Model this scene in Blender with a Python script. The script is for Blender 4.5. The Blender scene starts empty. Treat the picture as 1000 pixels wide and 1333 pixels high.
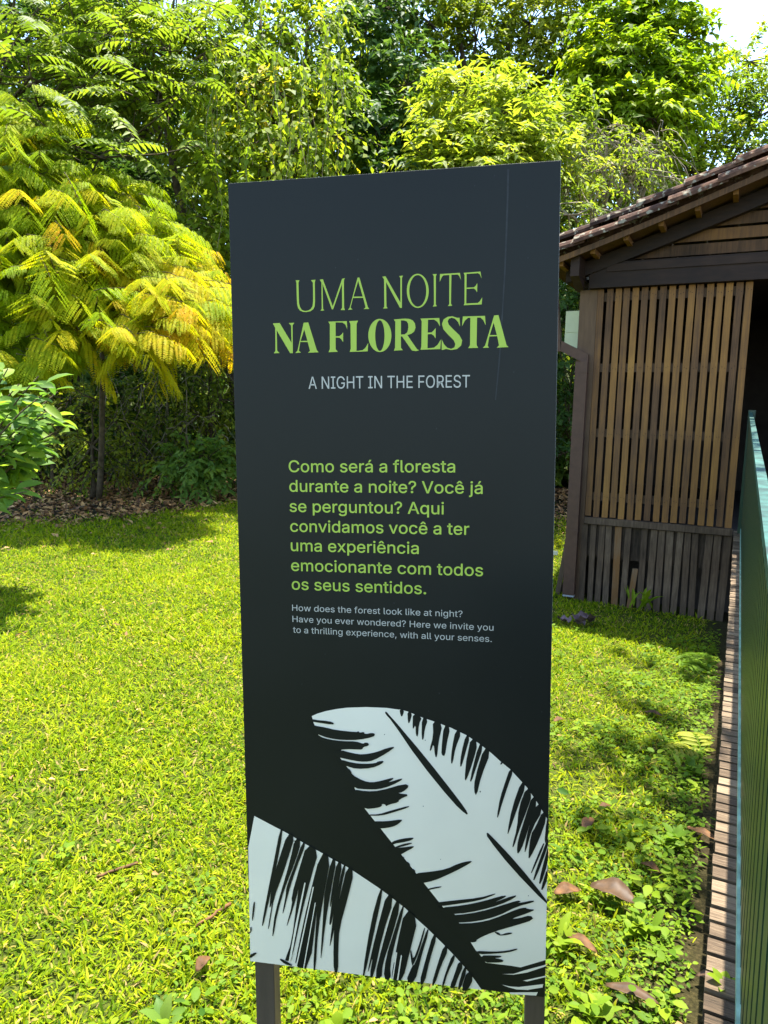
import bpy, math, random
import numpy as np
from mathutils import Vector, Matrix
sc = bpy.context.scene
COL = sc.collection
R = math.radians
rng = np.random.default_rng(11)
random.seed(5)

# ------------------------------------------------------------------ camera
PITCH, ROLL, FPX = R(8.6), R(1.0), 930.0
CAM = np.array([0.0, 0.0, 1.6])
fw = np.array([0, math.cos(PITCH), -math.sin(PITCH)])
r0 = np.array([1.0, 0, 0]); u0 = np.cross(r0, fw)
rt = math.cos(ROLL)*r0 + math.sin(ROLL)*u0
up = math.cos(ROLL)*u0 - math.sin(ROLL)*r0
cd = bpy.data.cameras.new('camera'); cam = bpy.data.objects.new('camera', cd); COL.objects.link(cam)
cd.sensor_fit = 'HORIZONTAL'; cd.sensor_width = 36; cd.lens = 36*FPX/1000
cd.clip_start = 0.02; cd.clip_end = 2000
cam.matrix_world = Matrix(((rt[0], up[0], -fw[0], CAM[0]), (rt[1], up[1], -fw[1], CAM[1]), (rt[2], up[2], -fw[2], CAM[2]), (0, 0, 0, 1)))
sc.camera = cam
# ------------------------------------------------------------------ light
SUN_EL, SUN_AZ = R(76), R(27.2)          # azimuth measured clockwise from +Y (the view direction)
w = bpy.data.worlds.new('World'); sc.world = w; w.use_nodes = True
nt = w.node_tree; bg = nt.nodes['Background']
sky = nt.nodes.new('ShaderNodeTexSky'); sky.sky_type = 'NISHITA'; sky.sun_disc = False
sky.sun_elevation = SUN_EL; sky.sun_rotation = SUN_AZ; sky.dust_density = 0.7; sky.air_density = 1.1
hs = nt.nodes.new('ShaderNodeHueSaturation'); hs.inputs['Saturation'].default_value = 1.0     # hazy tropical sky
nt.links.new(sky.outputs[0], hs.inputs['Color']); nt.links.new(hs.outputs[0], bg.inputs[0]); bg.inputs[1].default_value = 0.15
sl = bpy.data.lights.new('sun', 'SUN'); sl.energy = 5.0; sl.angle = R(0.5); sl.color = (1, 0.95, 0.86)
so = bpy.data.objects.new('sun', sl); COL.objects.link(so)
sdir = Vector((math.sin(SUN_AZ)*math.cos(SUN_EL), math.cos(SUN_AZ)*math.cos(SUN_EL), math.sin(SUN_EL)))
so.rotation_euler = (-sdir).to_track_quat('-Z', 'Y').to_euler()
sc.view_settings.view_transform = 'Standard'; sc.view_settings.look = 'None'
sc.view_settings.exposure = 1.95; sc.view_settings.gamma = 1; sc.view_settings.use_curve_mapping = False
sc.render.engine = 'CYCLES'
cy = sc.cycles; cy.max_bounces = 7; cy.diffuse_bounces = 4; cy.glossy_bounces = 2; cy.transmission_bounces = 4
cy.use_denoising = True; cy.sample_clamp_indirect = 6

# ------------------------------------------------------------------ helpers
def ray(px, py): return fw + rt*(px-500)/FPX - up*(py-666.5)/FPX
def at(px, py, Y):
    v = ray(px, py); return CAM + v*(Y/v[1])
AZ = R(26.2)                                   # direction the boardwalk runs
DV = np.array([math.sin(AZ), math.cos(AZ), 0]); NV = np.array([math.cos(AZ), -math.sin(AZ), 0])
def uvz(u, s, z): return NV*u + DV*s + np.array([0, 0, z])
def sstep(a, b, x):
    t = np.clip((x-a)/(b-a), 0, 1); return t*t*(3-2*t)
def gz(x, y):
    x = np.asarray(x, float); y = np.asarray(y, float)
    s = x*DV[0]+y*DV[1]
    b = sstep(-1.5, 1.6, x - 0.05*y)
    far = sstep(9.0, 14.0, y)
    bump = 0.02*np.sin(x*1.7+y*0.6)*np.sin(y*1.1-x*0.4)
    z = -0.07*np.clip(s-0.9, 0, 7.2)*b*(1-0.75*far) + bump*sstep(2.0, 4.0, y)
    return z + 0.25*far*sstep(1.0, -4.0, x)*0
def onground(px, py):
    v = ray(px, py); t = (0-CAM[2])/v[2]
    for _ in range(20):
        p = CAM+v*t; t = (float(gz(p[0], p[1]))-CAM[2])/v[2]
    return CAM+v*t
def mesh_obj(name, V, F, mat=None, parent=None, smooth=False, attr=None):
    me = bpy.data.meshes.new(name); me.from_pydata([tuple(map(float, p)) for p in V], [], F); me.update()
    if mat is not None: me.materials.append(mat)
    if smooth: me.polygons.foreach_set('use_smooth', [True]*len(me.polygons))
    if attr is not None:
        a = me.attributes.new('v', 'FLOAT', 'POINT'); a.data.foreach_set('value', np.asarray(attr, np.float32))
    o = bpy.data.objects.new(name, me); COL.objects.link(o)
    if parent: o.parent = parent
    return o
def np_mesh(name, V, faces, mat, parent=None, attr=None, smooth=False):
    """V (n,3); faces = list of (m,k) index arrays"""
    me = bpy.data.meshes.new(name)
    me.vertices.add(len(V)); me.vertices.foreach_set('co', np.ascontiguousarray(V, np.float32).ravel())
    loops = np.concatenate([f.ravel() for f in faces]).astype(np.int32)
    tot = np.concatenate([np.full(len(f), f.shape[1]) for f in faces]).astype(np.int32)
    start = np.concatenate([[0], np.cumsum(tot)[:-1]]).astype(np.int32)
    me.loops.add(len(loops)); me.loops.foreach_set('vertex_index', loops)
    me.polygons.add(len(tot)); me.polygons.foreach_set('loop_start', start); me.polygons.foreach_set('loop_total', tot)
    if smooth: me.polygons.foreach_set('use_smooth', np.ones(len(tot), bool))
    if attr is not None:
        a = me.attributes.new('v', 'FLOAT', 'POINT'); a.data.foreach_set('value', np.asarray(attr, np.float32))
    me.update(calc_edges=True); me.validate()
    me.materials.append(mat)
    o = bpy.data.objects.new(name, me); COL.objects.link(o)
    if parent: o.parent = parent
    return o
def tag(o, label=None, cat=None, group=None, kind=None):
    if label: o['label'] = label
    if cat: o['category'] = cat
    if group: o['group'] = group
    if kind: o['kind'] = kind
    return o
def thing(name, label, cat, loc=(0, 0, 0), group=None):
    o = bpy.data.objects.new(name, None); COL.objects.link(o); o.location = tuple(map(float, loc)); o.empty_display_size = 0.1
    return tag(o, label, cat, group)
class MB:
    """collects boxes and tubes into one mesh"""
    def __init__(s): s.V = []; s.F = []; s.A = []
    def add(s, V, F, a=0.5):
        b = len(s.V); s.V += [tuple(map(float, p)) for p in V]; s.F += [tuple(i+b for i in f) for f in F]; s.A += [a]*len(V)
    def box(s, o, x, y, z, a=0.5):
        """o corner origin, x y z edge vectors"""
        o, x, y, z = (np.asarray(q, float) for q in (o, x, y, z))
        P = [o, o+x, o+x+y, o+y, o+z, o+x+z, o+x+y+z, o+y+z]
        s.add(P, [(0, 3, 2, 1), (4, 5, 6, 7), (0, 1, 5, 4), (1, 2, 6, 5), (2, 3, 7, 6), (3, 0, 4, 7)], a)
    def ubox(s, u0, u1, s0, s1, z0, z1, a=0.5):
        s.box(uvz(u0, s0, z0), NV*(u1-u0), DV*(s1-s0), (0, 0, z1-z0), a)
    def tube(s, pts, rad, n=6, a=0.5, cap=True):
        pts = np.asarray(pts, float); m = len(pts); rad = np.broadcast_to(np.asarray(rad, float), (m,))
        T = np.gradient(pts, axis=0); V = []
        for p, t, r in zip(pts, T, rad):
            t = t/(np.linalg.norm(t)+1e-9)
            h = np.array([0, 0, 1.0]) if abs(t[2]) < 0.9 else np.array([1.0, 0, 0])
            x = np.cross(t, h); x /= np.linalg.norm(x); y = np.cross(t, x)
            for k in range(n):
                an = 2*math.pi*k/n; V.append(p + r*(x*math.cos(an)+y*math.sin(an)))
        F = [(i*n+k, i*n+(k+1) % n, (i+1)*n+(k+1) % n, (i+1)*n+k) for i in range(m-1) for k in range(n)]
        if cap: F += [tuple(range(n-1, -1, -1)), tuple((m-1)*n+k for k in range(n))]
        s.add(V, F, a)
    def build(s, name, mat, parent=None, smooth=False, origin=None):
        V = s.V
        if origin is not None: V = [np.asarray(p)-np.asarray(origin) for p in V]
        return mesh_obj(name, V, s.F, mat, parent, smooth, s.A)
# ------------------------------------------------------------------ materials
def newmat(name):
    m = bpy.data.materials.new(name); m.use_nodes = True
    n = m.node_tree.nodes; return m, n, m.node_tree.links, n['Principled BSDF'], n['Material Output']
def ramp(n, stops):
    r = n.new('ShaderNodeValToRGB'); e = r.color_ramp.elements
    while len(e) < len(stops): e.new(0.5)
    for q, (p, c) in zip(e, stops): q.position = p; q.color = (*c, 1)
    return r
def foliage(name, stops, trans=0.45, rough=0.5, spec=0.3, tcol=(1.0, 1.0, 0.45), tgain=1.8):
    m, n, l, b, out = newmat(name)
    a = n.new('ShaderNodeAttribute'); a.attribute_name = 'v'
    r = ramp(n, stops); l.new(a.outputs['Fac'], r.inputs[0])
    l.new(r.outputs[0], b.inputs['Base Color']); b.inputs['Roughness'].default_value = rough
    b.inputs['Specular IOR Level'].default_value = spec
    t = n.new('ShaderNodeBsdfTranslucent')
    mx = n.new('ShaderNodeMix'); mx.data_type = 'RGBA'; mx.blend_type = 'MULTIPLY'; mx.inputs[0].default_value = 1
    l.new(r.outputs[0], mx.inputs[6]); mx.inputs[7].default_value = (tcol[0]*tgain, tcol[1]*tgain, tcol[2]*tgain, 1)
    l.new(mx.outputs[2], t.inputs[0])
    ms = n.new('ShaderNodeMixShader'); ms.inputs[0].default_value = trans
    l.new(b.outputs[0], ms.inputs[1]); l.new(t.outputs[0], ms.inputs[2]); l.new(ms.outputs[0], out.inputs[0])
    return m
def wood(name, stops, scale=(30, 30, 2), rough=0.75, bump=0.25, use_attr=0.75, spec=0.2, rotz=0.0):
    """stops over a value made of a per-board tone and a grain noise"""
    m, n, l, b, out = newmat(name)
    tc = n.new('ShaderNodeTexCoord'); mp = n.new('ShaderNodeMapping'); mp.inputs['Scale'].default_value = scale
    rz = n.new('ShaderNodeMapping'); rz.inputs['Rotation'].default_value = (0, 0, rotz); l.new(tc.outputs['Object'], rz.inputs[0]); l.new(rz.outputs[0], mp.inputs[0])
    no = n.new('ShaderNodeTexNoise'); no.inputs['Scale'].default_value = 1; no.inputs['Detail'].default_value = 6; no.inputs['Roughness'].default_value = 0.65
    l.new(mp.outputs[0], no.inputs[0])
    n2 = n.new('ShaderNodeTexNoise'); n2.inputs['Scale'].default_value = 2.3; n2.inputs['Detail'].default_value = 4; l.new(tc.outputs['Object'], n2.inputs[0])
    a = n.new('ShaderNodeAttribute'); a.attribute_name = 'v'
    m1 = n.new('ShaderNodeMath'); m1.operation = 'MULTIPLY_ADD'; l.new(no.outputs[0], m1.inputs[0]); m1.inputs[1].default_value = 1-use_attr+0.35; m1.inputs[2].default_value = -(1-use_attr+0.35)/2
    m2 = n.new('ShaderNodeMath'); m2.operation = 'MULTIPLY_ADD'; l.new(n2.outputs[0], m2.inputs[0]); m2.inputs[1].default_value = 0.5; m2.inputs[2].default_value = -0.25
    m3 = n.new('ShaderNodeMath'); m3.operation = 'ADD'; l.new(m1.outputs[0], m3.inputs[0]); l.new(m2.outputs[0], m3.inputs[1])
    m4 = n.new('ShaderNodeMath'); m4.operation = 'ADD'; l.new(m3.outputs[0], m4.inputs[0]); l.new(a.outputs['Fac'], m4.inputs[1])
    r = ramp(n, stops); l.new(m4.outputs[0], r.inputs[0]); l.new(r.outputs[0], b.inputs['Base Color'])
    b.inputs['Roughness'].default_value = rough; b.inputs['Specular IOR Level'].default_value = spec
    bp = n.new('ShaderNodeBump'); bp.inputs['Strength'].default_value = bump; bp.inputs['Distance'].default_value = 0.01
    l.new(no.outputs[0], bp.inputs['Height']); l.new(bp.outputs[0], b.inputs['Normal'])
    return m
def plain(name, col, rough=0.5, spec=0.4, var=0.15, scale=8, bump=0.0):
    m, n, l, b, out = newmat(name)
    tc = n.new('ShaderNodeTexCoord'); no = n.new('ShaderNodeTexNoise'); no.inputs['Scale'].default_value = scale; no.inputs['Detail'].default_value = 5
    l.new(tc.outputs['Object'], no.inputs[0])
    r = ramp(n, [(0.3, tuple(c*(1-var) for c in col)), (0.7, tuple(min(1, c*(1+var)) for c in col))])
    l.new(no.outputs[0], r.inputs[0]); l.new(r.outputs[0], b.inputs['Base Color'])
    b.inputs['Roughness'].default_value = rough; b.inputs['Specular IOR Level'].default_value = spec
    if bump:
        bp = n.new('ShaderNodeBump'); bp.inputs['Strength'].default_value = bump; bp.inputs['Distance'].default_value = 0.02
        l.new(no.outputs[0], bp.inputs['Height']); l.new(bp.outputs[0], b.inputs['Normal'])
    return m
M = {}
M['grass'] = foliage('grass_blades', [(0, (0.025, 0.075, 0.005)), (0.35, (0.140, 0.220, 0.006)), (0.8, (0.33, 0.355, 0.007)), (0.88, (0.36, 0.29, 0.06)), (1, (0.36, 0.25, 0.11))], 0.4, 0.65, 0.08)
M['cover'] = foliage('ground_cover_leaves', [(0, (0.035, 0.095, 0.008)), (0.5, (0.115, 0.20, 0.010)), (1, (0.23, 0.30, 0.014))], 0.4, 0.6, 0.15)
M['pinnate'] = foliage('pinnate_leaves', [(0, (0.0366, 0.0704, 0.0099)), (0.5, (0.125, 0.185, 0.0165)), (1, (0.282, 0.334, 0.0371))], 0.45, 0.55, 0.18)
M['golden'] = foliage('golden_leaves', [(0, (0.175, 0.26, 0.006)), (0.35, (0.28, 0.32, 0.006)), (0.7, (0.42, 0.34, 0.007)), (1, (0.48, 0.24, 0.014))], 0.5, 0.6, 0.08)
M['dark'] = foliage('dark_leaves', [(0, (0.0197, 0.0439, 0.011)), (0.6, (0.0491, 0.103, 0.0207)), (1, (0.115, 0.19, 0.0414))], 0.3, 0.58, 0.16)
M['mid'] = foliage('mid_leaves', [(0, (0.0532, 0.0944, 0.0126)), (0.5, (0.16, 0.202, 0.0185)), (1, (0.33, 0.341, 0.0378))], 0.45, 0.58, 0.16)
M['lime'] = foliage('lime_leaves', [(0, (0.0749, 0.126, 0.0147)), (0.5, (0.175, 0.231, 0.0197)), (1, (0.324, 0.336, 0.0492))], 0.5, 0.58, 0.16)
M['vine'] = foliage('vine_leaves', [(0, (0.055, 0.10, 0.010)), (0.5, (0.14, 0.205, 0.015)), (0.85, (0.24, 0.29, 0.022)), (1, (0.38, 0.32, 0.02))], 0.5, 0.58, 0.15)
M['fresh'] = foliage('fresh_leaves', [(0, (0.0522, 0.106, 0.0066)), (0.5, (0.146, 0.22, 0.0099)), (1, (0.293, 0.352, 0.0149))], 0.5, 0.58, 0.16)
M['bush'] = foliage('bush_leaves', [(0, (0.044, 0.11, 0.022)), (0.5, (0.11, 0.198, 0.033)), (1, (0.25, 0.33, 0.05))], 0.45, 0.5, 0.16)
M['bark'] = plain('bark', (0.075, 0.058, 0.036), 0.9, 0.1, 0.5, 14, 0.6)
M['paletwig'] = plain('pale_twig', (0.24, 0.20, 0.14), 0.85, 0.1, 0.35, 10)
M['deadleaf'] = plain('dead_leaf', (0.115, 0.055, 0.019), 0.7, 0.25, 0.5, 30)
M['deadleaf2'] = plain('dark_dead_leaf', (0.060, 0.033, 0.014), 0.6, 0.3, 0.4, 30)

# ------------------------------------------------------------------ ground (one sheet)
def ground():
    def axis(fine, outer):
        return np.array(sorted(set(np.round(np.concatenate([fine, outer]), 4))))
    xs = axis(np.arange(-12, 12.01, 0.2), np.array([-600, -200, -80, -40, -25, -18, -14.5, 14.5, 18, 25, 40, 80, 200, 600.]))
    ys = axis(np.arange(-2, 18.01, 0.2), np.array([-300, -80, -30, -12, -6, -3.5, 20, 24, 30, 45, 80, 200, 600.]))
    X, Y = np.meshgrid(xs, ys); Z = gz(np.clip(X, -30, 30), np.clip(Y, -5, 30))
    V = np.stack([X, Y, Z], -1).reshape(-1, 3); nx = len(xs)
    I = (np.arange(len(ys)-1)[:, None]*nx+np.arange(nx-1)[None]).ravel()
    F = np.stack([I, I+1, I+nx+1, I+nx], 1)
    m, n, l, b, out = newmat('ground_soil')
    tc = n.new('ShaderNodeTexCoord')
    n1 = n.new('ShaderNodeTexNoise'); n1.inputs['Scale'].default_value = 75; n1.inputs['Detail'].default_value = 8; n1.inputs['Roughness'].default_value = 0.7; l.new(tc.outputs['Object'], n1.inputs[0])
    n2 = n.new('ShaderNodeTexNoise'); n2.inputs['Scale'].default_value = 1.3; n2.inputs['Detail'].default_value = 4; l.new(tc.outputs['Object'], n2.inputs[0])
    soil = ramp(n, [(0.3, (0.010, 0.008, 0.004)), (0.55, (0.036, 0.028, 0.012)), (0.78, (0.10, 0.070, 0.034))]); l.new(n1.outputs[0], soil.inputs[0])
    gr = ramp(n, [(0.32, (0.018, 0.028, 0.005)), (0.52, (0.06, 0.085, 0.008)), (0.64, (0.12, 0.125, 0.02)), (0.78, (0.26, 0.19, 0.08))]); l.new(n1.outputs[0], gr.inputs[0])
    a = n.new('ShaderNodeAttribute'); a.attribute_name = 'v'
    ad = n.new('ShaderNodeMath'); ad.operation = 'MULTIPLY_ADD'; l.new(n2.outputs[0], ad.inputs[0]); ad.inputs[1].default_value = 0.7; ad.inputs[2].default_value = -0.35
    a2 = n.new('ShaderNodeMath'); a2.operation = 'ADD'; a2.use_clamp = True; l.new(ad.outputs[0], a2.inputs[0]); l.new(a.outputs['Fac'], a2.inputs[1])
    mx = n.new('ShaderNodeMix'); mx.data_type = 'RGBA'; l.new(a2.outputs[0], mx.inputs[0]); l.new(soil.outputs[0], mx.inputs[6]); l.new(gr.outputs[0], mx.inputs[7])
    l.new(mx.outputs[2], b.inputs['Base Color']); b.inputs['Roughness'].default_value = 0.95; b.inputs['Specular IOR Level'].default_value = 0.1
    bp = n.new('ShaderNodeBump'); bp.inputs['Strength'].default_value = 0.6; bp.inputs['Distance'].default_value = 0.02; l.new(n1.outputs[0], bp.inputs['Height']); l.new(bp.outputs[0], b.inputs['Normal'])
    o = np_mesh('ground', V, [F], m, attr=lawn_amount(V[:, 0], V[:, 1]), smooth=True)
    tag(o, kind='structure')
def forest_edge(x):
    """Y at which the lawn gives way to leaf litter"""
    return np.interp(x, [-8, -4.8, -3.4, -2.4, 0, 4], [8.2, 8.8, 9.8, 11.1, 11.8, 11.6])+0.12*np.sin(x*2.1)+0.08*np.sin(x*5)
def lawn_amount(x, y):
    e = forest_edge(x)
    a = 1-sstep(-0.5, 0.5, y-e)
    u = x*NV[0]+y*NV[1]; s = x*DV[0]+y*DV[1]
    strip = sstep(-0.28, -0.02, u)*(s < 9)
    return np.clip(a*0.75-strip*0.8, 0, 1)
ground()

# ------------------------------------------------------------------ boardwalk
ZD = 0.45
M['deck'] = wood('deck_planks', [(0.15, (0.030, 0.023, 0.015)), (0.40, (0.092, 0.064, 0.040)), (0.62, (0.18, 0.132, 0.083)), (0.9, (0.28, 0.205, 0.13))], (14, 160, 160), 0.85, 0.6, use_attr=0.45, rotz=AZ)
def boardwalk():
    mb = MB(); s = -2.0; r = random.Random(3)
    while s < 7.56:
        wd = 0.044+r.uniform(-0.003, 0.003)
        dz = r.uniform(-0.002, 0.002)
        mb.ubox(0.030+r.uniform(-0.002, 0.003), 1.45, s, s+wd, ZD-0.028+dz, ZD+dz, r.uniform(0.28, 0.68))
        s += 0.0555
    for u in (0.09, 0.72, 1.35):
        mb.ubox(u, u+0.06, -2.0, 7.56, ZD-0.16, ZD-0.032, 0.15)
    for s in (0.2, 2.2, 4.2, 6.2):
        for u in (0.095, 1.355):
            p = uvz(u, s, 0); g = float(gz(p[0], p[1]))-0.1
            mb.ubox(u, u+0.05, s, s+0.08, g, ZD-0.165, 0.15)
    tag(mb.build('boardwalk', M['deck']), 'narrow weathered plank boardwalk running beside the green railing', kind='structure')
boardwalk()

# ------------------------------------------------------------------ house
S0 = 7.62
W_SLAT = [(0.12, (0.035, 0.020, 0.011)), (0.36, (0.110, 0.056, 0.026)), (0.62, (0.215, 0.104, 0.031)), (0.9, (0.34, 0.175, 0.045))]
M['slat'] = wood('slat_wood', W_SLAT, (60, 60, 3), 0.7, 0.2)
M['skirt'] = wood('weathered_wood', [(0.1, (0.022, 0.015, 0.010)), (0.4, (0.095, 0.064, 0.042)), (0.62, (0.18, 0.130, 0.086)), (0.9, (0.17, 0.085, 0.032))], (50, 50, 6), 0.85, 0.4)
M['darkwood'] = wood('dark_beam_wood', [(0.2, (0.010, 0.006, 0.005)), (0.5, (0.024, 0.0125, 0.008)), (0.85, (0.050, 0.027, 0.017))], (6, 6, 30), 0.6, 0.2)
M['postwood'] = wood('post_wood', [(0.2, (0.05, 0.03, 0.018)), (0.5, (0.105, 0.062, 0.036)), (0.85, (0.17, 0.105, 0.06))], (40, 40, 4), 0.75, 0.2)
M['pipe'] = plain('brown_painted_pipe', (0.080, 0.044, 0.030), 0.6, 0.2, 0.12, 20)
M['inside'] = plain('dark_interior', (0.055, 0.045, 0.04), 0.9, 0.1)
def tile_mat():
    m, n, l, b, out = newmat('old_clay_tile')
    tc = n.new('ShaderNodeTexCoord')
    n1 = n.new('ShaderNodeTexNoise'); n1.inputs['Scale'].default_value = 9; n1.inputs['Detail'].default_value = 7; n1.inputs['Roughness'].default_value = 0.7; l.new(tc.outputs['Object'], n1.inputs[0])
    n2 = n.new('ShaderNodeTexNoise'); n2.inputs['Scale'].default_value = 17; n2.inputs['Detail'].default_value = 3; l.new(tc.outputs['Object'], n2.inputs[0])
    a = n.new('ShaderNodeAttribute'); a.attribute_name = 'v'
    s = n.new('ShaderNodeMath'); s.operation = 'MULTIPLY_ADD'; l.new(a.outputs['Fac'], s.inputs[0]); s.inputs[1].default_value = 0.6; l.new(n1.outputs[0], s.inputs[2])
    r = ramp(n, [(0.45, (0.010, 0.007, 0.006)), (0.64, (0.036, 0.018, 0.012)), (0.85, (0.085, 0.042, 0.025)), (1.0, (0.15, 0.080, 0.045))]); l.new(s.outputs[0], r.inputs[0])
    k = ramp(n, [(0.57, (0, 0, 0)), (0.64, (1, 1, 1))]); l.new(n2.outputs[0], k.inputs[0])
    mx = n.new('ShaderNodeMix'); mx.data_type = 'RGBA'; l.new(k.outputs[0], mx.inputs[0]); l.new(r.outputs[0], mx.inputs[6]); mx.inputs[7].default_value = (0.24, 0.21, 0.15, 1)
    l.new(mx.outputs[2], b.inputs['Base Color']); b.inputs['Roughness'].default_value = 0.9; b.inputs['Specular IOR Level'].default_value = 0.15
    bp = n.new('ShaderNodeBump'); bp.inputs['Strength'].default_value = 0.5; bp.inputs['Distance'].default_value = 0.02; l.new(n1.outputs[0], bp.inputs['Height']); l.new(bp.outputs[0], b.inputs['Normal'])
    return m
M['tile'] = tile_mat()
def roof_z(u):
    """height of the underside of the tiles at the left slope"""
    t = np.clip((u+1.9)/3.3, 0, 1.2)
    return 2.97+1.02*t+0.16*t*t-0.0
def house():
    base = uvz(-1.4, S0, -0.45)
    H = thing('wooden_house', 'slatted wooden house with old clay tile roof, raised on a weathered board skirt', 'house', base)
    B = lambda mb, name, mat, parent=H, smooth=False: mb.build(name, mat, parent, smooth, origin=base)
    def sub(mb, name, mat, parent): return mb.build(name, mat, parent, False, origin=base)
    r = random.Random(8)
    nails = []
    # slat screen
    mb = MB(); tones = [0.42, 0.4, 0.62, 0.44, 0.64, 0.40, 0.55, 0.36, 0.58, 0.52, 0.60, 0.42, 0.56, 0.62, 0.66, 0.36, 0.55]
    pitch = 1.42/17
    for i in range(17):
        u = -1.385+i*pitch+r.uniform(-0.004, 0.004); z0 = 0.472+r.uniform(-0.012, 0.004)
        lean = r.uniform(-0.006, 0.006); th = 0.02
        o = uvz(u, S0+r.uniform(0, 0.003), z0)
        mb.box(o, NV*0.060, DV*th, np.array([0, 0, 2.775-z0])+NV*lean, tones[i])
    scr = B(mb, 'slat_screen', M['slat'])
    for i in range(17):
        for z in (2.70, 2.0, 1.34, 0.68):
            for du in (0.018, 0.042):
                p = uvz(-1.385+i*pitch+du+r.uniform(-0.004, 0.004), S0-0.0012, z+r.uniform(-0.012, 0.012)); nails.append(p)
    q = MB()
    for p in nails: q.box(p-NV*0.003-np.array([0, 0, 0.003]), NV*0.006, DV*0.004, (0, 0, 0.006), 0.0)
    o = sub(q, 'nail', M['darkwood'], scr); o['kind'] = 'stuff'
    for z in (2.66, 1.96, 1.30, 0.64):
        q = MB(); q.ubox(-1.37, -0.07, S0+0.026, S0+0.06, z, z+0.085, 0.4); sub(q, 'screen_rail', M['postwood'], scr)
    # corner post, jamb
    q = MB(); q.ubox(-1.565, -1.392, S0-0.004, S0+0.13, -0.5, 2.775, 0.5); B(q, 'corner_post', M['postwood'])
    q = MB(); q.ubox(-0.062, 0.0, S0+0.03, S0+0.10, 0.47, 2.77, 0.3); q.ubox(0.95, 1.05, S0-0.01, S0+0.10, 0.47, 2.77, 0.3); B(q, 'door_jamb', M['postwood'])
    # floor beam
    q = MB(); q.ubox(-1.385, 0.02, S0-0.03, S0+0.05, 0.395, 0.462, 0.35); B(q, 'floor_beam', M['skirt'])
    # skirt
    mb = MB(); st = [0.36, 0.4, 0.36, 0.42, 0.85, 0.38, None, 0.33, 0.42, 0.36, 0.40, 0.45, 0.36, 0.33, 0.38, 0.36, 0.3]
    for i in range(17):
        u = -1.40+i*0.0838+r.uniform(-0.006, 0.006); ln = r.uniform(-0.02, 0.02)
        p = uvz(u, S0, 0); g = float(gz(p[0], p[1]))-0.03+r.uniform(0, 0.04)
        wd = 0.060+r.uniform(-0.006, 0.008)
        if st[i] is None:
            o = uvz(u-0.015, S0-0.005, g); mb.box(o, NV*0.055, DV*0.02, np.array([0, 0, 0.42])+NV*0.035, 0.8)
        else:
            o = uvz(u, S0-0.005, g); mb.box(o, NV*wd, DV*0.02, np.array([0, 0, 0.385-g])+NV*ln, st[i])
    sk = B(mb, 'skirt', M['skirt'])
    q = MB(); q.ubox(-1.385, 0.0, S0+0.02, S0+0.045, 0.04, 0.39, 0.2); sub(q, 'backing_board', M['skirt'], sk)
    # dark crawl space & interior walls
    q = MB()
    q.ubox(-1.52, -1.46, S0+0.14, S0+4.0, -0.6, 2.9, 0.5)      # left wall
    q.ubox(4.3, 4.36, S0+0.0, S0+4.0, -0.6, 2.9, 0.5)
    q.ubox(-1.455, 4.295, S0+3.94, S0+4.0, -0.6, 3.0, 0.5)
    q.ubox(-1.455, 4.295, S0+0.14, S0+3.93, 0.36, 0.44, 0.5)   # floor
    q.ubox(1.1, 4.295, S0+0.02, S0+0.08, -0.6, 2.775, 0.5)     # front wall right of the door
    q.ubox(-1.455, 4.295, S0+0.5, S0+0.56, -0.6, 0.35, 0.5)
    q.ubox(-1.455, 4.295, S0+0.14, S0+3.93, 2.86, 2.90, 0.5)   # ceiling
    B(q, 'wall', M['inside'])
    # lintel beam
    q = MB(); q.ubox(-1.47, 4.3, S0-0.07, S0+0.10, 2.782, 3.02, 0.45); q.ubox(-1.30, 4.3, S0-0.085, S0-0.073, 2.93, 3.00, 0.55); B(q, 'lintel_beam', M['darkwood'])
    # gable boards
    mb = MB()
    for k in range(7):
        z = 3.05+k*0.125
        def u_at(zz):
            us = np.linspace(-1.9, 1.4, 200); zs = roof_z(us)-0.10; return float(np.interp(zz, zs, us))
        ul = u_at(z+0.05); ur = 2.8-ul
        if z+0.1 > roof_z(1.4)-0.12: break
        mb.ubox(ul, ur, S0+0.02, S0+0.04, z, z+0.10, r.uniform(0.25, 0.42))
    B(mb, 'gable_board', M['slat'])
    # rafters following the slope near the verge
    def slope_strip(mb, s0, s1, lo, hi, ua=-1.86, ub=1.4, n=14, a=0.4, mirror=True):
        us = np.linspace(ua, ub, n)
        for i in range(n-1):
            for sg in ((1, -1) if mirror else (1,)):
                A = us[i] if sg == 1 else 2.8-us[i]; Bb = us[i+1] if sg == 1 else 2.8-us[i+1]
                z0, z1 = roof_z(us[i]), roof_z(us[i+1])
                P = [uvz(A, s0, z0+lo), uvz(Bb, s0, z1+lo), uvz(Bb, s1, z1+lo), uvz(A, s1, z0+lo), uvz(A, s0, z0+hi), uvz(Bb, s0, z1+hi), uvz(Bb, s1, z1+hi), uvz(A, s1, z0+hi)]
                F = [(0, 3, 2, 1), (4, 5, 6, 7), (0, 1, 5, 4), (2, 3, 7, 6)]
                if i == 0: F.append((3, 0, 4, 7))
                if i == n-2: F.append((1, 2, 6, 5))
                mb.add(P, F, a)
    q = MB(); slope_strip(q, S0-0.09, S0+0.0, -0.19, -0.055, ua=-1.70); B(q, 'rafter', M['darkwood'])
    # roof
    mb = MB(); slope_strip(mb, S0-0.40, S0+4.3, -0.02, 0.0, a=0.35)
    rf = B(mb, 'roof', M['slat'])
    mb = MB()
    # purlin battens under the boards
    for u in (-1.72, -1.42, -1.12, -0.82, -0.52, -0.22, 0.08, 0.38, 0.68, 0.98):
        for sg in (1, -1):
            uu = u if sg == 1 else 2.8-u-0.04
            mb.ubox(uu, uu+0.045, S0-0.36, S0+4.2, float(roof_z(u+0.02))-0.072, float(roof_z(u+0.02))-0.024, 0.55)
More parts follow.
